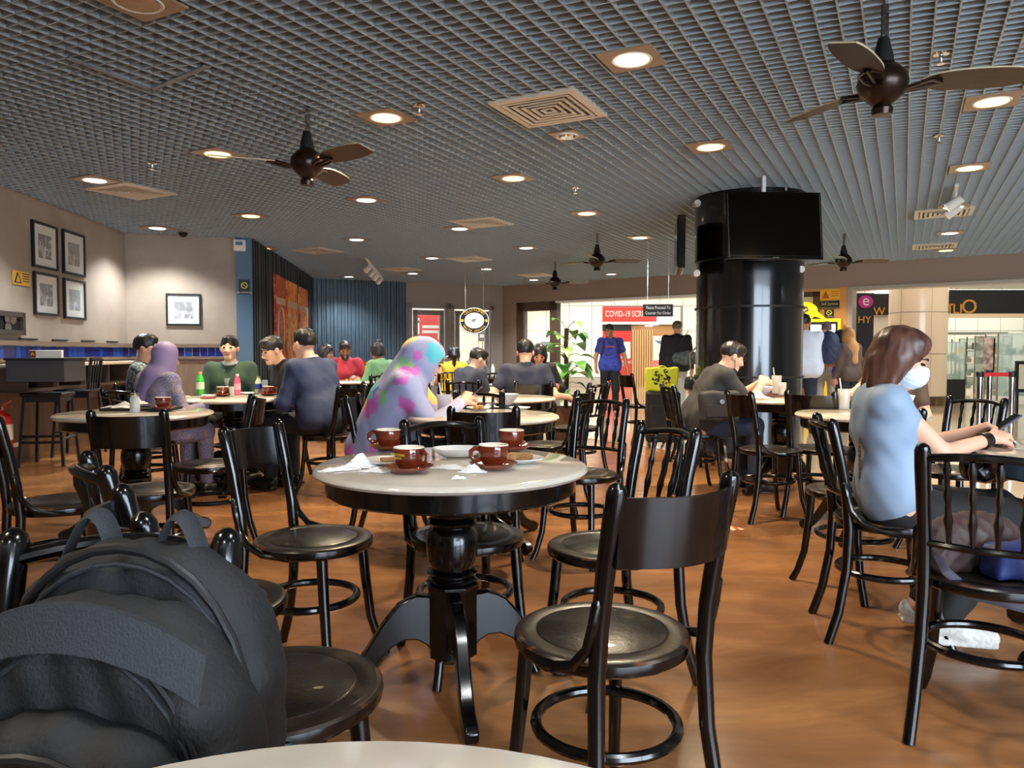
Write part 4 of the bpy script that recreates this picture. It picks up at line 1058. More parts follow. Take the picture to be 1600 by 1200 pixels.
def person(label, x, y, deg, sit=True, s=1., lean=0, tiltx=0, head=(0, 0), hl=None, hr=None, skin=SKIN2, hair=('short', HAIRB), shirt=None, sleeve='short', trousers=None, shoes=None, hijab=None, glasses=False, beard=None, mask=None, h=.009, curl=.6, girth=1., female=False, legs=None, wr=.0035, extras=None, feet=None, z0=0, collar=None, twist=0, hn=None):
    T = thing('person', label, 'person', (x, y, z0), -R(deg)); T.scale = (s, s, s)
    pz = .565 if sit else .93
    P0 = vv(0, 0, pz); t = rotz(R(twist))@roty(R(tiltx))@rotx(-R(lean))@vv(0, 0, 1); Rt = rotz(R(twist))@roty(R(tiltx))@rotx(-R(lean))
    g = girth; sw = (.155 if female else .168)*(.5+.5*g)
    f = lambda a, b, c: P0+Rt@vv(a, b, c)
    SL, SR = f(-sw, 0, .42), f(sw, 0, .42); NB = f(0, .0, .455)
    hy, hp = head; Rh = rotz(-R(hy))@rotx(-R(hp))
    HC = NB+Rt@vv(0, .015, .05)+Rh@vv(0, .028, .105)
    hf = lambda a, b, c: HC+Rh@vv(a, b, c)
    torso = lambda e: [cone(f(-.075*g, -.01, .0), f(.075*g, -.01, .0), (.115*g+e), k=.06), cone(f(-.06*g, 0, .14), f(.06*g, 0, .14), (.108*g+e), k=.07), cone(f(-.075*g, 0, .3), f(.075*g, 0, .3), (.108+e), k=.07), cone(f(-sw+.03, -.008, .405), f(sw-.03, -.008, .405), .062+e, k=.06), cone(f(0, -.01, .4), f(0, 0, .455), .075+e, .058+e, k=.05)]
    if female: torso_f = [ell(f(-.065, .075, .27), (.062, .055, .06), .04), ell(f(.065, .075, .27), (.062, .055, .06), .04)]
    # arms
    dl = hl if hl is not None else ((-.2, .3, .2) if sit else (-.27, .05, -.12)); dr = hr if hr is not None else ((.2, .3, .2) if sit else (.27, .05, -.12))
    arms = []
    for S_, tg_, sd in ((SL, dl, -1), (SR, dr, 1)):
        Tg = P0+vv(*tg_); E_, W_ = ik(S_, Tg, .285, .25, vv(sd*.55, -.35, -1.0) if sit else vv(sd*.5, -1, -.2)); arms.append((S_, E_, W_, sd))
    body = torso(0)
    if female: body += torso_f
    body += [cone(NB-t*.02, hf(0, -.02, -.06), .05, .05, .03)]
    body += [ell(hf(0, -.012, .03), (.074, .093, .087), .01, 0, Rh), ell(hf(0, .018, -.035), (.058, .070, .076), .03, 0, Rh), cone(hf(-.012, .068, -.092), hf(.012, .068, -.092), .02, k=.03),
             ell(hf(-.034, .056, -.022), (.028, .03, .03), .02, 0, Rh), ell(hf(.034, .056, -.022), (.028, .03, .03), .02, 0, Rh),
             cone(hf(0, .085, .008), hf(0, .104, -.03), .008, .0125, .012), cone(hf(-.011, .094, -.034), hf(.011, .094, -.034), .008, k=.008),
             ell(hf(-.077, -.004, -.008), (.011, .02, .031), .006, 0, Rh), ell(hf(.077, -.004, -.008), (.011, .02, .031), .006, 0, Rh),
             cut(hf(-.031, .104, .008), (.019, .02, .012), .012, Rh), cut(hf(.031, .104, .008), (.019, .02, .012), .012, Rh)]
    gg = .92 if female else 1
    for (S_, E_, W_, sd) in arms:
        body += [ell(S_, (.058*gg, .058*gg, .058*gg), .04), cone(S_, E_, .05*gg, .04*gg, .03), cone(E_, W_, .039*gg, .025*gg, .02)]
        fd = W_-E_
        if sit: nd = vv(-sd*.6, .15, -.8) if hn is None else vv(*hn)*vv(-sd, 1, 1); dd = unit(fd)+vv(-sd*.25, 0, .05)
        else: nd = vv(-sd, .2, 0); dd = unit(fd)
        body += hand(W_, dd, nd, sd*(-1 if sit else -1), curl, max(1., h/.0075))
    # legs
    LG = []
    for i, sd in enumerate((-1, 1)):
        H_ = P0+vv(sd*.09, .01, -.03)
        if sit:
            kn, an = (legs[i] if legs else ((sd*.12, .44, -.03), (sd*.12, .44, -.47)))
            K_ = P0+vv(*kn); A_ = P0+vv(*an)
        else:
            kn, an = (legs[i] if legs else ((sd*.1, .02, -.45), (sd*.1, -.02, -.85))); K_ = P0+vv(*kn); A_ = P0+vv(*an)
        LG.append((H_, K_, A_, sd)); body += [cone(H_, K_, .083*(.6+.4*g), .056, .05), cone(K_, A_+(K_-A_)*.0, .054, .034, .03), cone(A_, A_+vv(sd*.02, .1, -.035), .036, .03, .03)]
    bo = sdf_mesh(body, h, 'body', [skin], T)
    if abs(hy) < 999:
        fy = .0935
        for sd in (-1, 1):
            MR = Matrix([list(Rh[i]) for i in range(3)]).to_4x4(); MT = Matrix.Translation(Vector(hf(sd*.031, fy-.011, .006)))@MR
            MB().lathe([(0, -.0065), (.0115, -.003), (.0135, .001), (.0095, .005), (0, .0065)], 12, M=MT, sy=.95).build('eye', EYE, T)
            MB().tube([Vector(hf(sd*.014, fy+.0015, .027)), Vector(hf(sd*.03, fy-.001, .032)), Vector(hf(sd*.05, fy-.018, .026))], [.0035, .0042, .002], 6).build('eyebrow', BROW, T)
        if mask != 'worn': MB().tube([Vector(hf(-.022, .083, -.062)), Vector(hf(-.01, .0905, -.0605)), Vector(hf(.01, .0905, -.0605)), Vector(hf(.022, .083, -.062))], [.003, .0062, .0062, .003], 7, flat=.85).build('lips', LIP, T)
    rp = np.random.RandomState(int(abs(x*97+y*31)*10) % 9999).uniform(0, 6, 6)
    def wrinkle(P, D):
        q = P[:, 2]*.7+P[:, 0]*.6*np.sin(rp[4])+P[:, 1]*.6*np.cos(rp[4])
        a = np.sin(q*30+2.2*np.sin(P[:, 0]*11+rp[0])+1.8*np.sin(P[:, 1]*13+P[:, 2]*7+rp[1]))*np.sin(P[:, 0]*15-P[:, 1]*12+P[:, 2]*9+rp[2])
        b = np.sin(P[:, 2]*41+P[:, 0]*37+3*np.sin(P[:, 1]*19+rp[3]))*np.sin(P[:, 0]*23+P[:, 2]*13+rp[5])
        return D+wr*a+wr*.45*b
    hs = h*1.15
    if trousers:
        pr = [cone(f(-.07*g, -.01, -.005), f(.07*g, -.01, -.005), .118*g, k=.05), cone(f(-.06*g, -.0, .08), f(.06*g, 0, .08), .105*g, k=.05)]
        for (H_, K_, A_, sd) in LG: pr += [cone(H_, K_, .095*(.6+.4*g), .071, .05), cone(K_, A_+unit(K_-A_)*.03, .068, .054, .03)]
        sdf_mesh(pr, hs*1.1, 'trousers', [trousers], T, wrinkle)
    if shirt:
        pr = torso(.014)
        if sit: pr[0] = cone(f(-.075*g, -.01, .02), f(.075*g, -.01, .02), .116*g+.014, k=.06)
        else: pr += [fbox(P0+vv(0, -.005, -.03), (.205*(.5+.5*g), .138*g, .11), .08, .05)]
        if female: pr += [ell(f(sx_*.065, .08, .27), (.07, .062, .068), .04) for sx_ in (-1, 1)]
        for (S_, E_, W_, sd) in arms:
            fr = {'none': .02, 'cap': .3, 'short': .62, 'long': 1.0}[sleeve]
            if fr > .1: pr += [ell(S_, (.062, .064, .062), .04), cone(S_, S_+(E_-S_)*fr, .064*gg, .058*gg if fr < 1 else .053*gg, .03)]
            if sleeve == 'long': pr += [cone(E_, W_-unit(W_-E_)*.01, .054*gg, .039*gg, .03)]
        pr += [cut(NB+t*.07+Rt@vv(0, .028, 0), (.062, .072, .06), .008, Rt)]
        if not hijab or True: pass
        sdf_mesh(pr, hs, 'shirt', [shirt], T, wrinkle)
    if collar:
        ring = [NB+Rt@vv(.066*math.cos(a), .07*math.sin(a)+.008, .02-.012*math.sin(a)) for a in [2*PI*i/20 for i in range(20)]]
        MB().tube(ring, .012, 6, closed=True, flat=1.7).build('collar', collar, T)
    if shoes:
        for (H_, K_, A_, sd) in LG:
            B_ = A_+vv(sd*.015, 0, 0)
            if feet: B_ = B_+vv(*feet)
            zf_ = max(.045, 0)
            sdf_mesh([cone(B_+vv(0, -.03, -.03), B_+vv(sd*.01, .05, -.035), .042, .042, .03), cone(B_+vv(sd*.01, .05, -.045), B_+vv(sd*.02, .15, -.05), .042, .034, .03), fbox(B_+vv(sd*.01, .055, -.075), (.042, .12, .012), .01, .008)], max(h, .009), 'shoe', [shoes], T)
    style, hm = hair
    if style == 'short':
        pr = [ell(hf(0, -.016, .037), (.081, .100, .091), .01, 0, Rh), ell(hf(0, .04, .088), (.05, .05, .028), .03, 0, Rh), cut(hf(0, .122, -.02), (.12, .058, .084), .012, Rh), cut(hf(0, .02, -.1), (.12, .085, .115), .02, Rh), cut(hf(0, -.05, -.12), (.12, .12, .1), .02, Rh)]
    elif style in ('bob', 'long', 'pony', 'bun'):
        pr = [ell(hf(0, -.018, .036), (.093, .106, .094), .02, 0, Rh), ell(hf(0, -.03, -.04), (.094, .085, .085), .05, 0, Rh)]
        if style == 'bob': pr += [cone(hf(-.068, -.0, .0), hf(-.078, .01, -.14), .03, .02, .04), cone(hf(.068, -.0, .0), hf(.078, .01, -.14), .03, .02, .04), cone(hf(0, -.06, -.05), hf(0, -.06, -.14), .06, .04, .04), cone(hf(-.04, -.055, -.05), hf(-.058, -.04, -.15), .045, .03, .03), cone(hf(.04, -.055, -.05), hf(.058, -.04, -.15), .045, .03, .03)]
        if style == 'long': pr += [cone(hf(0, -.06, -.03), hf(0, -.08, -.22), .075, .05, .04), cone(hf(-.06, -.02, -.03), hf(-.06, -.05, -.2), .035, .03, .04), cone(hf(.06, -.02, -.03), hf(.06, -.05, -.2), .035, .03, .04)]
        if style == 'pony': pr += [cone(hf(0, -.11, .03), hf(0, -.15, -.05), .03, .035, .02), cone(hf(0, -.15, -.05), hf(0, -.13, -.22), .034, .015, .02)]
        if style == 'bun': pr += [ell(hf(0, -.06, .125), (.04, .04, .036), .01)]
        pr += [cut(hf(0, .135, -.035), (.066, .085, .1), .02, Rh)]
        if style == 'bob': pr += [ell(hf(0, .025, .085), (.062, .055, .034), .03, 0, Rh), cut(hf(0, .1, -.09), (.068, .085, .07), .01, Rh)]
        if style in ('pony', 'bun'): pr += [cut(hf(0, 0, -.13), (.12, .12, .085), .02, Rh)]
    else: pr = None
    if pr:
        fz_ = rp[4]
        amp = .0035 if style == 'short' else .0025
        sdf_mesh(pr, h*.95, 'hair', [hm], T, lambda P, D: D+amp*np.sin((P[:, 0]-HC[0])*120+fz_+6*np.sin(P[:, 2]*9))*np.sin((P[:, 1]-HC[1])*80+P[:, 2]*20))
    if hijab:
        hm_, drape = hijab
        pr = [ell(hf(0, -.016, .036), (.088, .106, .1), .02, 0, Rh), ell(hf(0, .0, -.05), (.086, .092, .095), .05, 0, Rh), cone(hf(0, -.03, -.1), NB+Rt@vv(0, -.01, -.03), .085, .1, .06)]
        pr += [cone(f(-sw+.05, -.01, .39), f(sw-.05, -.01, .39), .072, k=.06)]
        if drape >= 1: pr += [cone(NB+Rt@vv(0, -.03, -.02), f(0, -.085, .2), .1, .07, .06)]
        if drape >= 2:
            pr += [ell(hf(0, -.06, .02), (.088, .105, .092), .05, 0, Rh), cone(hf(0, -.09, -.02), f(0, -.09, .3), .085, .12, .06)]
            pr += torso(.035)+[cone(S_, S_+(E_-S_)*.8, .078, .07, .04) for (S_, E_, W_, sd) in arms]+[cone(f(-.04, -.06, .25), f(-.04, -.09, -.08), .13, .12, .06), cone(f(.05, -.05, .25), f(.05, -.08, -.05), .13, .1, .06), cone(f(0, -.06, .3), f(.03, -.12, -.05), .12, .13, .06)]
        pr += [cut(hf(0, .105, -.012), (.056, .075, .083), .012, Rh)]
        sdf_mesh(pr, hs, 'headscarf', [hm_], T, wrinkle)
    if glasses:
        m = MB()
        for sd in (-1, 1):
            m.tube([Vector(hf(sd*.033+.024*math.cos(a), .104, .002+.018*math.sin(a))) for a in [2*PI*i/16 for i in range(16)]], .0022, 6, closed=True)
            m.tube([Vector(hf(sd*.057, .1, .006)), Vector(hf(sd*.08, .03, .006)), Vector(hf(sd*.082, -.01, .0))], .0022, 6)
        m.tube([Vector(hf(-.009, .106, .004)), Vector(hf(.009, .106, .004))], .002, 6)
        m.build('glasses', BLK, T)
    if beard:
        sdf_mesh([ell(hf(0, .024, -.055), (.061, .07, .066), .02, 0, Rh), cone(hf(-.012, .074, -.1), hf(.012, .074, -.1), .022, k=.03), cut(hf(0, .05, .02), (.12, .1, .055), .015, Rh), cut(hf(0, .1, -.06), (.022, .03, .012), .006, Rh)], h*.9, 'beard', [beard], T)
    if mask:
        if mask == 'worn':
            MK = mat('mask_white', (222, 232, 240), .7)
            sdf_mesh([ell(hf(0, .058, -.045), (.066, .062, .066), .01, 0, Rh), cone(hf(0, .1, -.025), hf(0, .1, -.05), .016, .02, .03), cut(hf(0, -.06, -.04), (.12, .085, .14), .006, Rh), cut(hf(0, .06, .05), (.1, .1, .055), .006, Rh)], h*.75, 'mask', [MK], T, lambda P, D: D+.0012*np.sin(((P-HC)@Rh)[:, 2]*330))
            m = MB()
            for sd in (-1, 1):
                for zz in (-.015, -.075): m.tube([Vector(hf(sd*.056, .05, zz)), Vector(hf(sd*.07, .015, zz*.5-.012)), Vector(hf(sd*.083, -.008, -.008))], .0018, 6)
            m.build('ear_loop', MK, T)
        else:
            sdf_mesh([ell(hf(0, .045, -.1), (.045, .05, .022), .01, 0, Rh)], h*.9, 'mask', [BLK], T)
            m = MB()
            for sd in (-1, 1): m.tube([Vector(hf(sd*.042, .05, -.095)), Vector(hf(sd*.072, .02, -.05)), Vector(hf(sd*.083, -.006, -.0))], .002, 6)
            m.build('ear_loop', BLK, T)
    T['_'] = 1; del T['_']
    return T, dict(f=f, hf=hf, arms=arms, NB=NB, Rt=Rt, P0=P0, LG=LG, sw=sw)
def floral():
    m = mat('floral_shawl', (158, 164, 200), .7); nt = m.node_tree; N = nt.nodes; L = nt.links; b = N['Principled BSDF']
    tc = [n for n in N if n.type == 'TEX_COORD'][0]
    v = N.new('ShaderNodeTexVoronoi'); v.inputs['Scale'].default_value = 7.5; v.feature = 'F1'
    nz_ = N.new('ShaderNodeTexNoise'); nz_.inputs['Scale'].default_value = 14; mx = N.new('ShaderNodeMixRGB'); mx.inputs[0].default_value = .12
    L.new(tc.outputs['Object'], mx.inputs[1]); L.new(tc.outputs['Object'], nz_.inputs['Vector']); L.new(nz_.outputs['Color'], mx.inputs[2]); L.new(mx.outputs[0], v.inputs['Vector'])
    hs = N.new('ShaderNodeSeparateColor'); L.new(v.outputs['Color'], hs.inputs[0])
    r = N.new('ShaderNodeValToRGB'); r.color_ramp.interpolation = 'CONSTANT'; L.new(hs.outputs[0], r.inputs[0]); e = r.color_ramp.elements
    e[0].position = 0; e[0].color = lin((158, 164, 200)); e[1].position = .9; e[1].color = lin((90, 190, 205))
    for p_, c in ((.22, (205, 110, 190)), (.44, (158, 164, 200)), (.54, (232, 190, 110)), (.68, (158, 164, 200)), (.76, (140, 190, 130)), (.84, (96, 100, 180))): x = e.new(p_); x.color = lin(c)
    rm = N.new('ShaderNodeValToRGB'); L.new(v.outputs['Distance'], rm.inputs[0]); rm.color_ramp.elements[0].position = .38; rm.color_ramp.elements[1].position = .5
    rm.color_ramp.elements[0].color = (1, 1, 1, 1); rm.color_ramp.elements[1].color = (0, 0, 0, 1)
    m2 = N.new('ShaderNodeMixRGB'); m2.inputs[1].default_value = lin((158, 164, 200)); L.new(rm.outputs[0], m2.inputs[0]); L.new(r.outputs[0], m2.inputs[2]); L.new(m2.outputs[0], b.inputs['Base Color'])
    return m
def W(x, y, deg, s, w, sit=True, z0=0):
    a = R(deg); dx, dy = (w[0]-x)/s, (w[1]-y)/s
    return (dx*math.cos(a)-dy*math.sin(a), dx*math.sin(a)+dy*math.cos(a), (w[2]-z0)/s-(.565 if sit else .93))
def cloth(name, c, **k): return mat('cloth_'+name, c, k.pop('rough', .8), **k)
def phone(T, info, wpt, rz, tilt, label, parent=None):
    t = thing('phone', label, 'phone', wpt, rz); t.rotation_euler = (tilt, 0, rz)
    MB().box((-.036, -.004, -.07), (.036, .004, .07)).build('case', mat('phone_case', (60, 60, 84), .3), t, bevel=.003)
    MB().box((-.033, -.0052, -.066), (.033, -.004, .066)).build('screen', SCREENB, t); return t
NAVYT = cloth('dark_trousers', (34, 36, 42)); JEANS = cloth('jeans', (50, 60, 82)); BLKT = cloth('black_trousers', (24, 24, 26)); SHOEB = mat('shoe_black', (22, 20, 20), .4); SHOEW = mat('shoe_white', (214, 212, 204), .7, c2=(190, 188, 182), ns=60)
# masked woman
x, y, dg, s_ = 1.505, 2.95, 104, .95
T, I = person('woman in a sleeveless pale blue top and white face mask reading her phone at right', x, y, dg, s=s_, lean=-8, head=(14, 22), female=True, skin=SKIN1, hair=('bob', HAIRBR),
    hl=W(x, y, dg, s_, (1.84, 3.02, .80)), hr=W(x, y, dg, s_, (1.83, 2.87, .79)), shirt=cloth('pale_blue', (142, 164, 190), rough=.6), sleeve='cap', trousers=BLKT, shoes=SHOEW, mask='worn', h=.0068, curl=.95, wr=.004,
    legs=(((-.1, .42, -.03), (-.08, .12, -.45)), ((.1, .42, -.03), (.1, .17, -.45))), feet=(0, 0, 0))
ph = phone(T, I, (1.91, 2.93, .835), R(-104), R(-52), 'phone held up by the masked woman')
m = MB(); pts = [I['NB']+I['Rt']@np.array(q) for q in ((.085, .07, -.06), (.1, .0, .0), (.1, -.09, -.06), (.09, -.12, -.2), (.06, -.13, -.35))]
for i in range(len(pts)-1):
    for k in range(8):
        p = pts[i]+(pts[i+1]-pts[i])*k/8; q = pts[i]+(pts[i+1]-pts[i])*(k+.8)/8; m.tube([Vector(p), Vector(q)], .006, 5)
m.build('chain_strap', mat('gold_chain', (150, 116, 60), .3, metal=.8), T)
E_, W_ = I['arms'][0 if False else 1][1:3]
MB().tube([Vector(W_+(E_-W_)*.06), Vector(W_+(E_-W_)*.2)], [.031, .034], 16).build('watch', SHOEB, T)
# floral shawl woman
x, y, dg, s_ = -.76, 4.56, 88, .96
T, I = person('woman in lavender floral headscarf shawl looking down at her phone', x, y, dg, s=s_, lean=20, head=(0, 28), female=True, skin=SKIN1, hair=('none', None), girth=1.12,
    hl=W(x, y, dg, s_, (-.30, 4.62, .83)), hr=W(x, y, dg, s_, (-.30, 4.44, .82)), shirt=cloth('pale_lilac', (206, 202, 222)), sleeve='long', trousers=NAVYT, shoes=SHOEW, h=.0085, curl=.9, wr=.005, hijab=(floral(), 2))
ph = phone(T, I, (-.235, 4.53, .865), R(-92), R(-50), 'phone in the hands of the shawl woman')
MB().tube([Vector(I['hf'](.06*math.cos(a), .085+.0*math.sin(a)+.012*math.sin(a), .06+.02*math.sin(a))) for a in [PI*i/10 for i in range(11)]], .008, 6, flat=.6).build('scarf_brim', cloth('brim_print', (196, 190, 170), c2=(120, 150, 170), ns=60), T)
# group table
x, y, dg, s_ = -3.10, 6.35, 70, .98
person('man in grey blue batik shirt and glasses at the left of the group', x, y, dg, s=s_, lean=-2, head=(18, 4), skin=SKIN1, shirt=cloth('batik_grey', (84, 104, 116), kind='voronoi', c2=[(176, 190, 192), (70, 88, 100)], ns=42, lo=.1, hi=.6), trousers=BLKT, shoes=SHOEB, glasses=True, h=.011, girth=1.08, hl=(-.15, .3, .16), hr=(.18, .3, .14))
x, y, dg, s_ = -2.71, 5.62, 30, .93
person('woman in lilac headscarf and patterned blouse with her back to us', x, y, dg, s=s_, lean=12, head=(10, 8), female=True, hair=('none', None), shirt=cloth('batik_violet', (92, 92, 128), kind='voronoi', c2=[(160, 148, 170), (88, 96, 140), (150, 134, 136)], ns=38, lo=.05, hi=.65), sleeve='long', trousers=cloth('batik_violet', (0,0,0)), shoes=SHOEB, hijab=(cloth('lilac', (136, 118, 160), rough=.55), 1), h=.011, girth=1.15, hr=(.28, .34, .2), hl=(-.1, .38, .2))
person('smiling man in green jacket facing us behind the group table', -2.60, 6.98, 172, s=.98, head=(0, -2), skin=SKIN1, shirt=cloth('forest_green', (44, 70, 54)), sleeve='long', trousers=BLKT, shoes=SHOEB, h=.0095, girth=1.05, hl=(-.16, .3, .16), hr=(.16, .3, .16), collar=cloth('collar_white', (206, 206, 200)))
person('man in black shirt leaning over the group table with a parting in his hair', -1.93, 6.75, 232, s=1.0, lean=16, head=(-6, 20), skin=SKIN1, shirt=cloth('black_shirt', (26, 28, 34)), trousers=BLKT, shoes=SHOEB, h=.0095, hl=(-.1, .36, .14), hr=(.2, .34, .14))
person('man in navy blue suit jacket hunched at the right of the group table', -1.50, 6.0, -62, s=1.03, lean=16, head=(6, 6), skin=SKIN1, shirt=cloth('navy_suit', (50, 62, 96), rough=.75), sleeve='long', trousers=NAVYT, shoes=SHOEB, h=.0105, girth=1.15, hl=(-.12, .4, .12), hr=(.14, .4, .14), collar=cloth('collar_pink', (214, 190, 190)), beard=None, wr=.004)
# far left table
person('far diner with long black hair at the left of the menu table', -2.75, 9.5, 60, s=.93, lean=12, head=(0, 15), female=True, hair=('long', HAIRB), shirt=cloth('dark_top', (40, 36, 42)), sleeve='long', trousers=BLKT, h=.014)
person('second far diner with black bobbed hair beside the bearded man', -2.62, 10.25, 110, s=.95, lean=8, head=(0, 10), female=True, hair=('bob', HAIRB), shirt=cloth('wine_top', (90, 34, 48)), sleeve='long', trousers=BLKT, h=.014)
person('bearded man in red t-shirt looking down by the slatted wall', -2.28, 10.4, 176, s=1.0, lean=14, head=(-10, 16), skin=SKIN3, shirt=cloth('coral_red', (190, 54, 66)), trousers=JEANS, beard=HAIRB, h=.012)
T, I = person('woman with hair bun in a green top at the far menu table', -1.66, 9.75, -48, s=.97, lean=8, head=(0, 10), female=True, skin=SKIN2, hair=('bun', HAIRB), shirt=cloth('sage_green', (104, 142, 96)), sleeve='long', trousers=NAVYT, h=.012)
# middle
person('girl in yellow vest with black ponytail near the window', -.82, 10.7, -8, s=.93, lean=4, head=(0, 8), female=True, hair=('pony', HAIRB), shirt=cloth('marigold', (226, 186, 44)), sleeve='cap', trousers=BLKT, h=.013)
person('far diner in a grey headscarf between the yellow girl and suited man', -.62, 11.6, 150, s=.93, lean=10, head=(0, 18), female=True, hair=('none', None), hijab=(cloth('grey_scarf', (128, 138, 146)), 1), shirt=cloth('grey_top', (90, 96, 104)), sleeve='long', trousers=BLKT, h=.014)
person('man in dark suit and glasses eating with bowed head', -.49, 7.5, 48, s=.92, lean=14, head=(16, 24), skin=SKIN1, shirt=cloth('charcoal_suit', (50, 54, 74)), sleeve='long', trousers=NAVYT, shoes=SHOEB, glasses=True, h=.011, girth=1.05, hl=(-.12, .36, .2), hr=(.15, .36, .2))
person('man in navy t-shirt with his back to us and elbows out', .12, 6.98, 2, s=.96, lean=4, head=(4, 10), skin=SKIN1, hair=('short', HAIRB), shirt=cloth('navy_tee', (42, 46, 66)), trousers=NAVYT, shoes=SHOEB, h=.0095, girth=1.15, hl=(-.33, .16, .1), hr=(.42, .12, .16))
person('dark haired diner facing us hidden behind the navy t-shirt man', .30, 8.8, 178, s=.96, lean=14, head=(0, 25), female=True, hair=('long', HAIRB), shirt=cloth('dark_top', (0,0,0)), sleeve='long', trousers=BLKT, h=.014)
# standing walkers
x, y, dg, s_ = 1.74, 13.4, 186, .97
T, I = person('standing man in blue sports t-shirt and black trousers with backpack straps', x, y, dg, sit=False, s=s_, head=(34, 0), skin=SKIN2, hair=('short', HAIRB), shirt=cloth('sport_blue', (42, 52, 130), c2=[(60, 72, 170), (36, 38, 60)], ns=7, lo=.35, hi=.65), trousers=BLKT, shoes=SHOEB, h=.012, hl=(-.3, .1, -.08), hr=(.26, .14, -.05), legs=(((-.1, .06, -.45), (-.1, -.02, -.86)), ((.1, .02, -.45), (.1, -.12, -.85))))
for sd in (-1, 1): MB().tube([Vector(I['f'](sd*.1, -.1, .42)), Vector(I['f'](sd*.11, .02, .475)), Vector(I['f'](sd*.12, .11, .4)), Vector(I['f'](sd*.14, .13, .25)), Vector(I['f'](sd*.16, .05, .15))], .018, 6, flat=.4).build('backpack_strap', mat('strap_red_black', (60, 26, 30), .7), T)
for sd in (-1, 0, 1): MB().tube([Vector(I['f'](sd*.05-.03, .128, .33)), Vector(I['f'](sd*.05, .134, .31)), Vector(I['f'](sd*.05+.03, .128, .33))], .007, 5).build('chest_print', mat('print_orange', (230, 90, 60), .6), T)
x, y = XW(1057, 13.2), 13.2
T, I = person('standing man in black jacket with a grey shoulder bag seen from behind', x, y, 12, sit=False, s=1.0, head=(30, 0), skin=SKIN1, hair=('short', HAIRG), shirt=cloth('black_jacket', (30, 28, 30)), sleeve='long', trousers=cloth('stone_trousers', (190, 184, 172)), shoes=SHOEB, h=.013, girth=1.25)
t = thing('shoulder_bag', 'grey green sports bag slung on the back of the man in black jacket', 'bag', (x+.12, y-.3, .92), R(-10))
sdf_mesh([ell((0, 0, .1), (.27, .1, .12), .02), fbox((0, 0, .05), (.24, .09, .05), .04, .03)], .014, 'body', [mat('bag_greygreen', (92, 98, 88), .7, c2=(60, 62, 58), ns=12)], t, lambda P, D: D+.01*np.sin(P[:, 0]*26+P[:, 2]*18))
MB().tube([(-.2, .0, .15), (-.1, -.02, .4), (.02, .12, .56)], .015, 6, flat=.4).build('strap', BLK, t)
# seated man by the column
x, y, dg, s_ = 1.50, 6.08, 84, .98
T, I = person('man in dark t-shirt eating by the column with mask under his chin', x, y, dg, s=s_, lean=24, head=(4, 24), skin=SKIN1, hair=('short', HAIRB), shirt=cloth('charcoal_tee', (46, 45, 48)), trousers=JEANS, shoes=SHOEB, mask='chin', h=.0095, girth=1.12, hl=W(x, y, dg, s_, (2.02, 6.2, .86)), hr=W(x, y, dg, s_, (1.98, 5.98, .87)), curl=1.0, wr=.005)
t = thing('crossbody_bag', 'black crossbody bag hanging at the side of the man by the column', 'bag', (x+.1, y-.26, .60), R(6))
sdf_mesh([fbox((0, 0, .1), (.16, .045, .12), .03, .02)], .009, 'body', [mat('bag_charcoal', (44, 42, 42), .7)], t, lambda P, D: D+.004*np.sin(P[:, 0]*40+P[:, 2]*30))
MB().box((-.12, -.052, .02), (.12, -.04, .12)).build('front_pocket', mat('bag_charcoal', (0,0,0)), t, bevel=.008)
MB().lathe([(.012, 0), (.018, 0), (.018, .006), (.012, .006), (.012, 0)], 12, M=Matrix.Translation((.0, -.055, .14))@Matrix.Rotation(PI/2, 4, 'X')).build('ring', STEEL, t)
MB().tube([(-.14, 0, .18), (-.22, .02, .35), (-.2, .12, .5), (-.1, .24, .56)], .013, 6, flat=.35).build('strap', mat('strap_khaki', (96, 84, 62), .8), t)
# queue at the kiosk
x, y = XW(1256, 10.4), 10.4
T, I = person('standing man in white shirt half hidden by the round column', x, y, 20, sit=False, s=.99, head=(10, 0), skin=SKIN2, shirt=cloth('white_shirt', (206, 210, 222)), sleeve='long', trousers=cloth('navy_trousers', (30, 36, 52)), shoes=SHOEB, h=.011, girth=1.3, hl=(-.2, .25, .1), hr=(.2, .25, .1))
t = thing('navy_backpack', 'navy backpack slung on the white shirt man shoulder', 'backpack', (x+.3, y-.1, 1.0), R(-40))
sdf_mesh([ell((0, 0, .18), (.15, .1, .23), .02)], .012, 'body', [mat('navy_nylon', (34, 44, 72), .6)], t, nz)
MB().tube([(0, 0, .35), (-.05, .02, .47), (-.14, .1, .5)], .016, 6, flat=.4).build('strap', mat('navy_nylon', (0,0,0)), t)
person('grey haired man in striped shirt standing at the kiosk', XW(1291, 12.2), 12.2, 18, sit=False, s=.97, head=(0, 0), skin=SKIN1, hair=('short', HAIRG), shirt=cloth('striped', (150, 160, 184), kind='wave', c2=[(206, 206, 212), (150, 110, 130)], ns=9, lo=.2, hi=.8), trousers=cloth('stone_trousers', (0,0,0)), shoes=SHOEB, h=.0125, girth=1.2)
person('woman in bright blue patterned dress standing at the kiosk', XW(1316, 11.6), 11.6, -60, sit=False, s=.88, head=(0, 5), female=True, skin=SKIN2, hair=('long', HAIRB), shirt=cloth('dress_blue', (38, 44, 140), c2=(110, 120, 200), ns=30), trousers=JEANS, shoes=SHOEB, h=.0125, girth=1.1, hr=(.1, .25, .1), hl=(-.1, .25, .1))
person('person in tan headscarf standing behind the masked woman head', XW(1328, 11.0), 11.0, -20, sit=False, s=.88, head=(0, 0), female=True, hair=('none', None), hijab=(cloth('tan_scarf', (196, 140, 84)), 1), shirt=cloth('brown_top', (90, 70, 60)), sleeve='long', trousers=NAVYT, h=.0135)
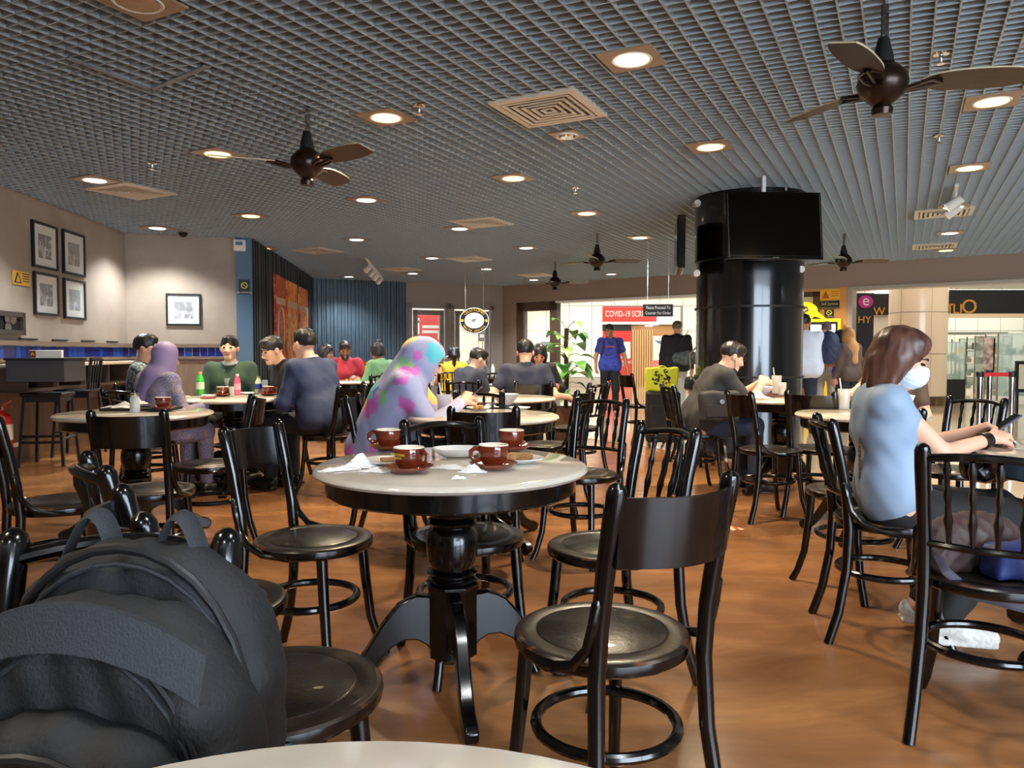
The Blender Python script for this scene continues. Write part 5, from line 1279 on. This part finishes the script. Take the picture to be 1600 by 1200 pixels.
# hidden diner with glass
x, y, dg, s_ = 2.84, 5.60, 222, .93
T, I = person('diner hidden behind the masked woman, only a hand and grey trousers showing', x, y, dg, s=s_, lean=4, head=(0, 5), skin=SKIN1, shirt=cloth('brown_top', (0,0,0)), sleeve='short', trousers=cloth('grey_trousers', (70, 68, 64)), h=.010, hr=W(x, y, dg, s_, (2.34, 5.22, .83)), hl=(-.15, .3, .1), curl=1.0, shoes=mat('sandal', (60, 46, 40), .6))
glass((2.14, 4.86, .752), 'glass beside the hand of the hidden diner on the small round table', .04, .13, (190, 160, 120))

# ---------------- plant ----------------
pl = Dp(884, 600, 9.6); pc_ = (pl.x, pl.y)
t = thing('potted_plant', 'leafy climbing plant in a woven brown pot by the entrance', 'potted plant', (pc_[0], pc_[1], 0))
WICK = mat('wicker', (120, 78, 46), .7, c2=(80, 48, 28), ns=40, kind='wave')
MB().lathe([(0, 0), (.17, 0), (.2, .02), (.215, .4), (.225, .42), (.2, .42), (.19, .36), (0, .36)], 26).build('pot', WICK, t)
MB().tube([(0, 0, .36), (.01, 0, .8), (0, .01, 1.2), (.01, 0, 1.42)], .028, 8).build('moss_pole', mat('moss_pole', (52, 38, 26), .9), t)
LF1 = mat('leaf_green', (50, 110, 44), .38, c2=(86, 150, 60), ns=5); LF2 = mat('leaf_light', (110, 156, 74), .4)
rnd = random.Random(3)
for k in range(34):
    z = .5+.92*(k/34)+rnd.uniform(-.05, .05); a = k*2.4+rnd.uniform(-.4, .4); L = rnd.uniform(.17, .3)*(1 if z < 1.15 else .8); rr = rnd.uniform(.12, .24)
    o = Vector((0, 0, z)); d = Vector((math.cos(a), math.sin(a), 0)); sdv = Vector((-d.y, d.x, 0)); b0 = o+d*rr+Vector((0, 0, rnd.uniform(.02, .12)))
    MB().tube(arc(o, o+d*rr*.5+Vector((0, 0, .1)), b0, 4), .005, 5).build('petiole', LF2, t)
    vs = []; N_ = 7; dr = rnd.uniform(.3, 1.0)
    for i in range(N_):
        u = i/(N_-1); wv = L*.42*(math.sin(PI*min(1, u*.92+.08))**.8)*(1.15-u*.6) if u < 1 else 0
        c = b0+d*L*u*.85+Vector((0, 0, L*(.1*u-dr*u*u*.8)))
        vs += [c-sdv*wv+Vector((0, 0, wv*.35)), c, c+sdv*wv+Vector((0, 0, wv*.35))]
    fs = []
    for i in range(N_-1): q = 3*i; fs += [(q, q+1, q+4, q+3), (q+1, q+2, q+5, q+4)]
    MB().add(vs, fs).build('leaf', LF1 if rnd.random() < .75 else LF2, t)

# ---------------- left counter, stools, extinguisher ----------------
ML = frame_of(A0, A1)
xa = px_on(95, 600, A0, A1)[0]; La = (A1-A0).length
t = thing('wall_counter', 'long shelf counter with pale top along the left wall', 'counter', ML@Vector((0, 0, 0)), math.atan2(adir.y, adir.x))
zc_ = 1.0
x0_, x1_ = -.55, La-.1
MB().box((x0_, -.5, zc_-.03), (x1_, -.032, zc_)).build('worktop', mat('pale_counter_top', (210, 196, 170), .3), t, bevel=.004)
MB().box((x0_, -.48, zc_-.26), (x0_+.03, -.032, zc_-.03)).box((x0_, -.48, zc_-.27), (x1_, -.032, zc_-.245)).build('shelf', mat('shelf_brown', (70, 54, 44), .5), t, smooth=False)
MB().box((x0_+.03, -.06, zc_-.245), (x1_, -.04, zc_-.03)).build('back_panel', BLK, t, smooth=False)
for k in range(8):
    x = x0_+.6+k*.62
    if x < x1_: MB().box((x, -.48, zc_-.245), (x+.025, -.05, zc_-.03)).build('divider', mat('shelf_brown', (0,0,0)), t, smooth=False)
q1 = Dp(8, 565, 7.05); q2 = Dp(95, 565, 7.0)
t = thing('grey_cabinet_panel', 'dark slate grey box panel at the near end of the left counter', 'cabinet', (q1.x, 7.05, 0), 0)
wq = q2.x-q1.x
MB().box((0, 0, Dp(50, 597, 7.05).z), (wq, .35, Dp(50, 563, 7.05).z)).build('box', mat('slate_grey', (66, 68, 72), .5), t, bevel=.005)
MB().box((-.01, -.012, Dp(50, 563, 7.05).z), (wq+.01, .36, Dp(50, 563, 7.05).z+.02)).build('top', BLK, t, smooth=False)
t = thing('counter_sign', 'small white block with brown logo on the slate grey cabinet', 'sign', Dp(73, 562, 7.15)+Vector((0, 0, .0)), 0)
t.location.z = Dp(50, 563, 7.05).z+.02
MB().box((-.15, -.02, 0), (.15, .02, .075)).build('block', WHITE, t, bevel=.003); MB().box((-.145, -.024, .005), (-.09, -.019, .07)).build('logo', mat('menu_header', (0,0,0)), t, smooth=False)
MB().tube([(-.13, -.026, .025), (-.118, -.027, .05), (-.105, -.026, .025)], .005, 5).build('logo_mark', GOLDL, t)
DK = mat('stool_black', (26, 28, 30), .35)
def stool(x, y, rz, label, back):
    t = thing('bar_stool', label, 'stool', (x, y, 0), rz, 'black wooden bar stools')
    zs = .72
    MB().box((-.19, -.18, zs-.035), (.19, .18, zs)).build('seat', DK, t, bevel=.012)
    MB().box((-.165, -.155, zs-.09), (.165, .155, zs-.035)).build('apron', DK, t, bevel=.004)
    for sx_ in (-1, 1):
        for sy_ in (-1, 1):
            m = MB(); tp_ = 1.06 if (back and sy_ < 0) else zs-.03
            m.tube([(sx_*.2, sy_*.2, 0), (sx_*.155, sy_*.15, zs-.03)]+([(sx_*.15, -.19, tp_)] if back and sy_ < 0 else []), .019, 4); m.build('leg', DK, t, smooth=False)
    for z, q in ((.3, .182), (.24, .186)):
        MB().tube([(-q, -q, z), (q, -q, z)], .013, 4).build('rung', DK, t, smooth=False)
    for sx_ in (-1, 1): MB().tube([(sx_*.184, -.184, .27), (sx_*.184, .184, .27)], .013, 4).build('rung', DK, t, smooth=False)
    if back:
        MB().tube(arc((-.15, -.19, 1.04), (0, -.23, 1.06), (.15, -.19, 1.04)), .02, 6).build('top_rail', DK, t)
        for u in (-.07, 0, .07): MB().tube([(u, -.155, zs), (u, -.2, 1.03)], .008, 6).build('spindle', DK, t)
p = Dp(75, 600, 7.5); stool(p.x, 7.5, R(10), 'backless black bar stool in front of the left counter', False)
p = Dp(122, 600, 8.2); stool(p.x, 8.2, R(100), 'black bar stool with backrest at the left counter', True)
p = Dp(4, 640, 7.2)
t = thing('fire_extinguisher', 'red fire extinguisher cut off by the left edge', 'fire extinguisher', (p.x, 7.2, .1))
MB().lathe([(0, 0), (.075, 0), (.08, .01), (.08, .36), (.07, .41), (.03, .44), (.022, .46), (0, .46)], 24).build('cylinder', mat('extinguisher_red', (200, 36, 34), .25, coat=.4), t)
MB().lathe([(.0815, .18), (.0815, .33)], 24, cap=False).build('instruction_label', mat('label_cream', (226, 216, 200), .5), t)
MB().tube([(0, 0, .46), (0, 0, .5), (.03, -.02, .52), (.12, -.06, .56)], .01, 6).tube([(0, 0, .5), (.13, -.06, .5)], .008, 6).build('valve_lever', mat('lever_red', (210, 80, 60), .4), t)
MB().tube([(-.02, -.03, .49), (-.1, -.06, .42), (-.105, -.05, .2), (-.08, -.05, .1)], .011, 6).build('hose', BLK, t)
MB().box((-.05, .06, .1), (.05, .2, .14)).build('bracket', STEEL, t, smooth=False)

# ---------------- hanging signs ----------------
Ys = 15.2; c = Dp(741, 501, Ys)
t = thing('hanging_round_sign', 'round brown and white coffee shop sign hanging on two rods', 'sign', c, R(4))
Mx = Matrix.Rotation(PI/2, 4, 'X')
rx = 23.5/F_PX*Ys
SB = mat('sign_brown', (44, 32, 34), .4)
MB().lathe([(0, -.05), (rx, -.05), (rx, .05), (0, .05)], 48, sy=.88, M=Mx).build('disc', SB, t)
MB().lathe([(rx*.93, .05), (rx*.97, .05), (rx*.97, .056), (rx*.93, .056), (rx*.93, .05)], 48, sy=.88, M=Mx, cap=False).build('ring', mat('sign_white', (244, 244, 238), .5, emit=.6), t)
MB().lathe([(0, .05), (rx*.64, .05), (rx*.64, .058), (0, .058)], 48, sy=.8, M=Mx).build('centre_plate', mat('sign_white', (0,0,0)), t)
sg = mat('sign_gold', (240, 196, 60), .5, emit=.4)
for word, top in (('OLDTOWN', 1), ('WHITE COFFEE', 0)):
    n = len(word)
    for i, ch in enumerate(word):
        if ch == ' ': continue
        span = R(115) if not top else R(95); a = (PI/2+span/2-span*i/(n-1)) if top else (-PI/2-span/2+span*i/(n-1))
        text(ch, rx*(.30 if top else .2), sg, t, (rx*.785*math.cos(a), -.058, rx*.88*.8*math.sin(a)), (PI/2, -(a-PI/2) if top else -(a+PI/2), 0), .004)
for sd in (-1, 1): MB().lathe([(0, 0), (.03, 0), (.03, .01), (0, .01)], 10, M=Matrix.Translation((sd*rx*.8, -.055, 0))@Mx).build('stud', sg, t)
rnd = random.Random(5)
for k in range(12):
    a = rnd.uniform(0, 6.28); q = rnd.uniform(0, rx*.4); p0 = Vector((q*math.cos(a), -.06, q*.7*math.sin(a)))
    MB().tube(arc(p0, p0+Vector((rnd.uniform(-.06, .06), 0, .05)), p0+Vector((rnd.uniform(-.09, .09), 0, rnd.uniform(-.04, .04))), 4), .004, 4).build('line_drawing', GREYP, t)
for sd in (-1, 1): MB().tube([(sd*rx*.6, 0, rx*.7), (sd*rx*.6, 0, ZC-c.z)], .012, 6).build('rod', mat('rod_grey', (176, 168, 158), .5), t)
# black hanging sign
Yq = 11.5; c = Dp(1028, 485, Yq)
t = thing('hanging_order_sign', 'black hanging board asking guests to proceed to the counter', 'sign', c, R(-4))
W_q = 23/F_PX*Yq; H_q = 9.5/F_PX*Yq
MB().box((-W_q, -.02, -H_q), (W_q, .02, H_q)).build('board', BLK, t, smooth=False)
lw = mat('sign_letter_grey', (190, 186, 176), .5)
text('Please Proceed To', H_q*.72, lw, t, (0, -.022, H_q*.42), (PI/2, 0, 0), .001, sx=.72); text('Counter For Order', H_q*.72, lw, t, (0, -.022, -H_q*.45), (PI/2, 0, 0), .001, sx=.72)
for sd in (-1, 1): MB().tube([(sd*W_q*.7, 0, H_q), (sd*W_q*.7, 0, ZC-c.z)], .003, 4).build('wire', WHITE, t)
# pier signs and kiosk
P0_, P1_ = E1, FE
t, Wq, Hq = flat_sign('warning_sign', 'amber warning sign high on the tan pier beside the column', P0_, P1_, 1282, 453, 1313, 468, mat('amber_pale', (236, 170, 50), .5), .02)
MB().prism([(-Wq*.8, -Hq*.7), (-Wq*.05, -Hq*.7), (-Wq*.42, Hq*.8)], .009, .012, M=Mx).build('symbol', mat('amber_dark', (170, 90, 30), .5), t, smooth=False)
for k in range(3): MB().box((Wq*.1, -.011, Hq*(.5-.4*k)), (Wq*.85, -.008, Hq*(.62-.4*k))).build('print_line', mat('amber_dark', (0,0,0)), t, smooth=False)
t, Wq, Hq = flat_sign('self_service_sign', 'black self service sign on the tan pier', P0_, P1_, 1282, 471, 1312, 482, BLK, .02)
text('Self Service', Hq*1.15, lw, t, (0, -.01, Hq*.25), (PI/2, 0, 0), .001, sx=.8); text('Please Proceed To Counter', Hq*.42, lw, t, (0, -.01, -Hq*.7), (PI/2, 0, 0), .001)
xq, zq = px_on(1296, 490, P0_, P1_); no_smoke('small black no smoking sign on the tan pier', MF@Vector((xq, -.02, zq)), math.atan2(fdir.y, fdir.x), .085, .08)
xq, zq = px_on(1292, 535, P0_, P1_)
t = thing('order_kiosk', 'yellow self order kiosk with a bright screen on the tan pier', 'kiosk', MF@Vector((xq, -.25, 0)), math.atan2(fdir.y, fdir.x))
xw = px_on(1316, 500, P0_, P1_)[0]-xq; kz = px_on(1292, 499, P0_, P1_)[1]; 
MB().box((-xw*1.2, -.1, 0), (xw*1.15, .22, kz)).build('cabinet', YELB, t, bevel=.01)
MB().box((-xw*.95, -.125, .95), (xw*.95, -.1, kz-.06)).build('screen_frame', BLK, t, smooth=False)
MB().box((-xw*.82, -.13, 1.0), (xw*.82, -.124, kz-.11)).build('screen', mat('kiosk_screen', (196, 240, 244), .3, emit=.9), t, smooth=False)
t.scale = (1, .6, 1)
c = MF@Vector((px_on(1262, 487, P0_, P1_)[0], -.3, px_on(1262, 487, P0_, P1_)[1]))
t = thing('speech_bubble_sign', 'bright yellow speech bubble board above the kiosk', 'sign', c, math.atan2(fdir.y, fdir.x))
bub = mat('lemon_yellow', (250, 240, 30), .5, emit=.25)
MB().lathe([(0, -.03), (.26, -.03), (.26, .03), (0, .03)], 36, sy=.66, M=Mx).prism([(.1, -.08), (.42, -.17), (.22, .02)], -.03, .03, M=Mx).build('bubble', bub, t, smooth=False)
MB().box((-.13, -.04, -.05), (.1, -.03, .05), M=Matrix.Rotation(R(-28), 4, 'Y')).build('burger_print', mat('brown_print', (96, 64, 40), .5), t, smooth=False)
MB().box((-.1, -.044, -.02), (.08, -.04, .02), M=Matrix.Rotation(R(-28), 4, 'Y')).build('text_band', CREAM, t, smooth=False)
t = thing('pier_window', 'brown framed window on the tan pier behind the column edge', 'window', MF@Vector((px_on(1258, 460, P0_, P1_)[0], -.015, 0)), math.atan2(fdir.y, fdir.x))
MB().box((-.35, -.02, 2.2), (.28, .01, 2.3)).box((.16, -.02, 1.0), (.28, .01, 2.3)).build('frame', BROWNF, t, smooth=False)
MB().box((-.35, -.01, 1.0), (.16, .01, 2.2)).build('pane', CREAM, t, smooth=False)

# ---------------- concourse beyond ----------------
YW = 24.0
cw = struct('wall_concourse', MB().box((-9, YW+.03, 0), (30, YW+.2, 3.6)), GREYP)
px0 = XW(889, YW); sw_ = .72
def in_booth(x0, x1, z1): return x1 > XW(938, YW) and x0 < XW(1062, YW)-.1 and z1 < 2.7
zs = [0, .32, 1.79, 2.58, 3.4]
bx0, bx1 = XW(941, YW), XW(1062, YW)
for i in range(-9, 22):
    xa = px0+i*sw_
    for j in range(4):
        a, b = xa+.008, xa+sw_-.008
        if a < bx1 and b > bx0 and j < 3:
            if a < bx0-.15: b = bx0
            elif b > bx1+.15: a = bx1
            else: continue
        MB().box((a, YW, zs[j]+.008), (b, YW+.03, zs[j+1]-.008)).build('panel', PANELW if j else mat('grey_skirt', (176, 166, 150), .3), cw, smooth=False)
struct('ceiling_concourse', MB().box((-9, 15, 3.4), (30, YW, 3.5)).box((5.5, -4, 3.4), (30, 16, 3.5)), WHITE)
struct('wall_right', MB().box((20, -6, 0), (20.2, YW, 3.6)), PANELW)  # unseen wall added to keep sky light out of the concourse
struct('wall_far_left', MB().box((-9.2, 11.6, 0), (-9, YW, 3.6)), PANELW)  # unseen wall added against sky light entering from the left
# screening booth
bt = thing('screening_booth', 'health screening booth with red header sign and timber slats beyond the opening', 'booth', (bx0, YW, 0))
bw_ = bx1-bx0
rs_ = XW(1025, YW)-bx0
MB().box((0, -.06, Dp(1000, 503, YW).z), (rs_, .04, Dp(1000, 480, YW).z)).build('sign_board', RED, bt, smooth=False)
MB().box((rs_, -.06, Dp(1000, 503, YW).z), (bw_, .04, Dp(1000, 480, YW).z)).build('blank_board', WHITE, bt, smooth=False)
zt0 = Dp(1000, 491, YW).z
text('COVID-19 SCREENING', .27, WHITE, bt, (.08, -.065, zt0), (PI/2, 0, 0), .004, align='LEFT', sx=.66)
MB().box((0, -.08, Dp(1000, 507, YW).z), (bw_, .06, Dp(1000, 503, YW).z)).build('lintel', WHITE, bt, smooth=False)
MB().box((0, -.02, 0), (.02, .0, 2)).box((.75, -.04, 0), (1.0, .0, 0)) 
MB().box((.02, -.0, 0), (XW(986, YW)-bx0, .02, Dp(0, 517, YW).z)).build('red_panel', RED, bt, smooth=False)
MB().box((XW(971, YW)-bx0, -.012, Dp(0, 560, YW).z), (XW(985, YW)-bx0, -.0, Dp(0, 534, YW).z)).build('notice', WHITE, bt, smooth=False)
text('SCREENING', .12, WHITE, bt, (XW(972, YW)-bx0, -.02, Dp(0, 566, YW).z), (PI/2, 0, 0), .002); text('EXIT', .12, WHITE, bt, (XW(972, YW)-bx0, -.02, Dp(0, 571, YW).z), (PI/2, 0, 0), .002)
MB().box((0, .0, Dp(0, 517, YW).z), (XW(986, YW)-bx0, .02, Dp(0, 507, YW).z)).build('dark_screen', BLK, bt, smooth=False)
TIM = mat('timber_slat', (206, 166, 112), .5)
xs = XW(988, YW)-bx0
MB().box((xs, .02, 0), (bw_, .04, Dp(0, 507, YW).z)).build('timber_back', mat('timber_back', (170, 126, 80), .6), bt, smooth=False)
k = 0
while xs+k*.075 < XW(1018, YW)-bx0:
    MB().box((xs+k*.075, -.03, 0), (xs+k*.075+.045, .02, Dp(0, 515, YW).z)).build('slat', TIM, bt, smooth=False); k += 1
xp0, xp1 = XW(1019, YW)-bx0, XW(1046, YW)-bx0
MB().box((xp0, -.03, Dp(0, 600, YW).z), (xp1, .0, Dp(0, 525, YW).z)).build('poster_board', WHITE, bt, smooth=False)
MB().box((xp0, -.035, Dp(0, 573, YW).z), (xp1, -.03, Dp(0, 563, YW).z)).build('red_band', RED, bt, smooth=False)
text('COVID-19', .12, WHITE, bt, ((xp0+xp1)/2, -.037, Dp(0, 566, YW).z), (PI/2, 0, 0), .001); text('SCREENING', .1, WHITE, bt, ((xp0+xp1)/2, -.037, Dp(0, 570.5, YW).z), (PI/2, 0, 0), .001)
MB().prism([(xp0+.05, Dp(0, 532, YW).z), (xp1-.08, Dp(0, 545, YW).z), (xp1-.08, Dp(0, 533, YW).z)], .031, .035, M=Mx).build('wedge_graphic', mat('slate_blue', (96, 118, 150), .5), bt, smooth=False)
for k in range(3): MB().lathe([(0, 0), (.12, 0), (.12, .02), (0, .02)], 16, (XW(1012+9*k, YW)-bx0, -.15, Dp(0, 510-2*k, YW).z), sy=.5).build('ceiling_lamp', CLIGHT, bt)
# red poster seen through window, kiosk backs
t = thing('red_poster', 'red health notice board seen through the left window', 'poster', Dp(671, 525, 21.5))
MB().box((-.44, -.02, -.9), (.44, .02, .7)).build('board', RED, t, smooth=False)
for k, (a, b) in enumerate(((-.36, .2), (-.2, .3), (-.2, .26))): MB().box((a, -.03, .36-.14*k), (b if k else -.26, -.02, .44-.14*k)).build('text_line', WHITE, t, smooth=False)
MB().box((-.36, -.03, .05), (-.28, -.02, .5)).build('logo_bar', WHITE, t, smooth=False); MB().box((.24, -.03, -.1), (.34, -.02, .15)).build('bottle_print', WHITE, t, smooth=False)
MB().box((-.02, 0, -1.9), (.02, .04, -.9)).build('stand', STEEL, t, smooth=False)
t = thing('blue_display', 'dark blue display screen seen through the left window', 'screen', Dp(683, 502, 22)); MB().box((-.3, -.03, -.16), (.34, .03, .16)).build('panel', mat('display_blue', (50, 84, 130), .3), t); MB().tube([(0, 0, -t.location.z), (0, 0, -.16)], .02, 6).build('stand', STEEL, t)
t = thing('small_notice', 'small dark notice seen through the right window', 'sign', Dp(754, 525, 22.5)); MB().box((-.12, -.02, -.16), (.12, .02, .16)).build('board', mat('notice_slate', (84, 88, 110), .5), t); MB().box((-.08, -.03, -.05), (.04, -.02, .05)).build('mark', WHITE, t); MB().tube([(0, 0, -t.location.z), (0, 0, -.16)], .015, 6).build('stand', STEEL, t)
t = thing('door_notice', 'grey notice seen through the glass door', 'sign', Dp(852, 538, 23.5)); MB().box((-.14, -.02, -.08), (.14, .02, .08)).build('board', mat('notice_slate', (0,0,0)), t); MB().tube([(0, 0, -t.location.z), (0, 0, -.08)], .015, 6).build('stand', STEEL, t)
# round cream column
Yc = 16.2; cc = Vector((XW(1433, Yc), Yc, 0)); rc = 42.5/F_PX*Yc*.97
t = thing('cream_column', 'round cream panelled column in the concourse at right', 'column', cc)
zj = [Dp(0, y_, Yc-rc).z for y_ in (620, 553, 487)]+[3.4]
MB().lathe([(rc+.01, 0), (rc+.01, zj[0]-.01)], 48, cap=False).build('base_band', mat('mirror_bronze', (120, 96, 70), .12, metal=.8), t)
for j in range(3):
    for k in range(6):
        a0 = 2*PI*k/6+R(-92); m = MB(); n = 10
        a_ = [a0+.006+(2*PI/6-.012)*i/n for i in range(n+1)]
        m.add([(rc*math.cos(a), rc*math.sin(a), z) for z in (zj[j]+.006, zj[j+1]-.006) for a in a_], [(i, i+1, n+2+i, n+1+i) for i in range(n)])
        m.build('panel', CREAM, t)
MB().lathe([(rc-.02, 0), (rc-.02, 3.4)], 40, cap=False).build('core', GREYP, t)
# shop at right
Yf = 19.0; sx0, sx1 = XW(1476, Yf), XW(1476, Yf)+7
sh = struct('wall_shop', MB().box((sx0-.3, Yf+6, 0), (sx1, Yf+6.1, 3.4)).box((sx1, Yf, 0), (sx1+.1, Yf+6, 3.4)), mat('pale_mint', (206, 214, 204), .5))
area('shop_light', (sx0+3, Yf+3, 3.1), 5, 4, 70, (.96, 1, .95))
def board(label, x0, x1, y0, y1, Y, m=BLK, th=.1, name='fascia_sign', cat='sign'):
    a, b = Dp(x0, y0, Y), Dp(x1, y1, Y); t = thing(name, label, cat, ((a.x+b.x)/2, Y, (a.z+b.z)/2)); Wq, Hq = abs(b.x-a.x)/2, abs(a.z-b.z)/2
    MB().box((-Wq, 0, -Hq), (Wq, th, Hq)).build('board', m, t, smooth=False); return t, Wq, Hq
t, Wq, Hq = board('black shop fascia with large gold letters at the right edge', 1477, 1640, 453, 490, 18.6)
for ch, px, sz in (('T', 1484, .28), ('L', 1493, .28), ('I', 1501, .28), ('O', 1514, .4)): text(ch, sz*1.2, GOLDL, t, (Dp(px, 480, 18.6).x-t.location.x, -.01, Dp(px, 483 if ch != 'O' else 480, 18.6).z-t.location.z), (PI/2, 0, 0), .01)
MB().box((-Wq, -.02, -Hq-.1), (Wq, .1, -Hq)).build('lower_trim', mat('warm_cove', (240, 214, 170), .5), t, smooth=False)
t, Wq, Hq = board('black hanging banner with a pink letter logo and gold initials', 1339, 1364, 458, 560, 14.9, th=.05, name='hanging_banner')
lp = mat('logo_magenta', (188, 40, 130), .4)
lg = MB().lathe([(0, 0), (.145, 0), (.145, .012), (0, .012)], 26, sy=.85, M=Matrix.Translation((0, -.0, Hq-.17))@Mx).build('logo_disc', lp, t)
text('e', .3, WHITE, t, (0, -.02, Hq-.15), (PI/2, 0, 0), .004)
text('HY', .2, GOLDL, t, (-.02, -.012, Dp(0, 500, 14.9).z-t.location.z), (PI/2, 0, 0), .006)
t, Wq, Hq = board('black shop sign with gold letter W behind the banner', 1362, 1392, 459, 492, 17.5)
text('W', .26, GOLDL, t, (-.05, -.012, Dp(0, 487, 17.5).z-t.location.z), (PI/2, 0, 0), .006)
t, Wq, Hq = board('white lit doorway panel under the gold letter sign', 1362, 1392, 492, 640, 17.6, PANELW, name='door_panel', cat='panel')
# shop furnishing
GR = mat('mint_glass', (200, 226, 220), .05, alpha=.35)
def cabinet(label, px, Y, wd, hgt, dep, shelves=3, fill=True, dark=0):
    p = Dp(px, 600, Y); t = thing('display_cabinet', label, 'cabinet', (p.x, Y, 0), 0, 'glass display cabinets in the shop')
    MB().box((-wd/2, 0, 0), (wd/2, dep, max(dark, .1))).build('base', BLK if dark else WHITE, t, smooth=False)
    for sx_ in (-1, 1):
        for yy in (0, dep-.03): MB().box((sx_*wd/2-.015, yy, 0), (sx_*wd/2+.015, yy+.03, hgt)).build('corner_post', STEEL, t, smooth=False)
    for k in range(shelves):
        z = max(dark, .1)+(hgt-max(dark, .1))*(k+1)/shelves
        MB().box((-wd/2, 0, z-.02), (wd/2, dep, z)).build('shelf', WHITE, t, smooth=False)
        if fill and k < shelves-0:
            m = MB(); rr_ = random.Random(k*7+int(px)); x = -wd/2+.06
            zb = max(dark, .1)+(hgt-max(dark, .1))*k/shelves
            while x < wd/2-.1:
                ww = rr_.uniform(.05, .12); m.box((x, .1, zb), (x+ww, .25, zb+rr_.uniform(.08, .22)), rr_.randrange(3)); x += ww+.03
            o = m.build('goods', [mat('goods_olive', (130, 132, 96), .6), mat('goods_dark', (60, 50, 44), .6), mat('goods_cream', (214, 204, 180), .6)], t, smooth=False); o['kind'] = 'stuff'
    MB().box((-wd/2, -.005, max(dark, .1)), (wd/2, 0, hgt)).build('front_glass', GR, t, smooth=False)
cabinet('glass case with a dark base beside the cream column', 1491, 17.2, .48, 1.35, .4, 2, True, .5)
cabinet('tall glass cabinet with goods at the back of the shop', 1520, 21.5, .8, 1.5, .4, 4)
cabinet('shelf cabinet with small paired goods in the shop', 1551, 20.5, 1.0, 1.55, .4, 4)
cabinet('glass showcase with dark rim at the right edge of the shop', 1592, 17.5, 1.0, 1.55, .5, 3)
t, Wq, Hq = board('small yellow notice inside the shop', 1497, 1508, 542, 552, 21, YEL); 
t = thing('no_entry_sign', 'round red no entry sign at the back of the shop', 'sign', Dp(1533, 530, 22)); MB().lathe([(0, -.01), (.1, -.01), (.1, .01), (0, .01)], 24, M=Mx).build('disc', RED, t); MB().box((-.07, -.014, -.018), (.07, -.009, .018)).build('bar', WHITE, t)
t, Wq, Hq = board('dark beam across the back of the shop', 1477, 1575, 519, 523, 23, mat('beam_olive', (110, 112, 96), .5), .1, 'beam', 'beam')
t, Wq, Hq = board('square framed board with an orange diamond at the right edge', 1588, 1640, 564, 613, 13.2, BLK, .04, 'a_board')
MB().box((-Wq+.05, -.01, -Hq+.06), (Wq-.05, 0, Hq-.06)).build('sheet', mat('pale_sheet', (206, 206, 190), .5), t, smooth=False)
MB().box((-.12, -.02, -.12), (.12, -.01, .12), M=Matrix.Translation((-Wq+.32, 0, 0))@Matrix.Rotation(PI/4, 4, 'Y')).build('diamond', mat('diamond_orange', (226, 130, 60), .5), t, smooth=False)
for sx_ in (-1, 1): MB().box((sx_*(Wq-.04)-.02, 0, -t.location.z), (sx_*(Wq-.04)+.02, .04, -Hq)).build('leg', BLK, t, smooth=False)
# stanchions
def stanchion(px, Y, label, belt=None, card=False, hgt=.88):
    p = Dp(px, 600, Y); t = thing('queue_post', label, 'queue post', (p.x, Y, 0), 0, 'steel queue posts in the concourse')
    MB().lathe([(0, 0), (.17, 0), (.17, .012), (.06, .03), (.032, .035), (0, .035)], 24).build('base', STEEL, t)
    MB().lathe([(.032, .03), (.032, hgt-.06)], 18, cap=False).build('pole', CHROME, t)
    MB().lathe([(.032, hgt-.06), (.042, hgt-.055), (.042, hgt-.0), (.034, hgt+.01), (0, hgt+.012)], 18).build('head', BLK, t)
    if belt: MB().box((0, -.004, hgt-.05), (belt, .004, hgt-.005)).build('belt', mat('belt_red', (210, 30, 44), .6), t, smooth=False)
    if card:
        MB().box((-.085, -.012, hgt+.02), (.03, .012, hgt+.42)).build('sign_card', mat('sign_card', (120, 90, 76), .5, c2=(190, 160, 140), ns=12), t, smooth=False); MB().box((.03, -.015, hgt+.0), (.05, .015, hgt+.42)).build('card_edge', CHROME, t, smooth=False)
stanchion(1531, 9.0, 'left steel queue post holding the red belt', Dp(1580, 600, 9.0).x-Dp(1531, 600, 9.0).x)
stanchion(1581, 9.0, 'right steel queue post at the end of the red belt')
stanchion(1546, 9.6, 'steel queue post with a brown sign card on top', None, True)
# floor sticker
c = G(1122, 823, .004)
t = MB().prism([(-.17, -.02), (.02, -.1), (.16, -.06), (.02, .14), (-.08, .1)], 0, .002).build('floor_sticker', mat('sticker_red_cream', (206, 70, 50), .5, kind='wave', c2=(232, 206, 170), ns=6, lo=.4, hi=.6)); t.location = (c.x, c.y, .0); tag(t, 'red and cream striped sticker on the brown floor', 'floor sticker')
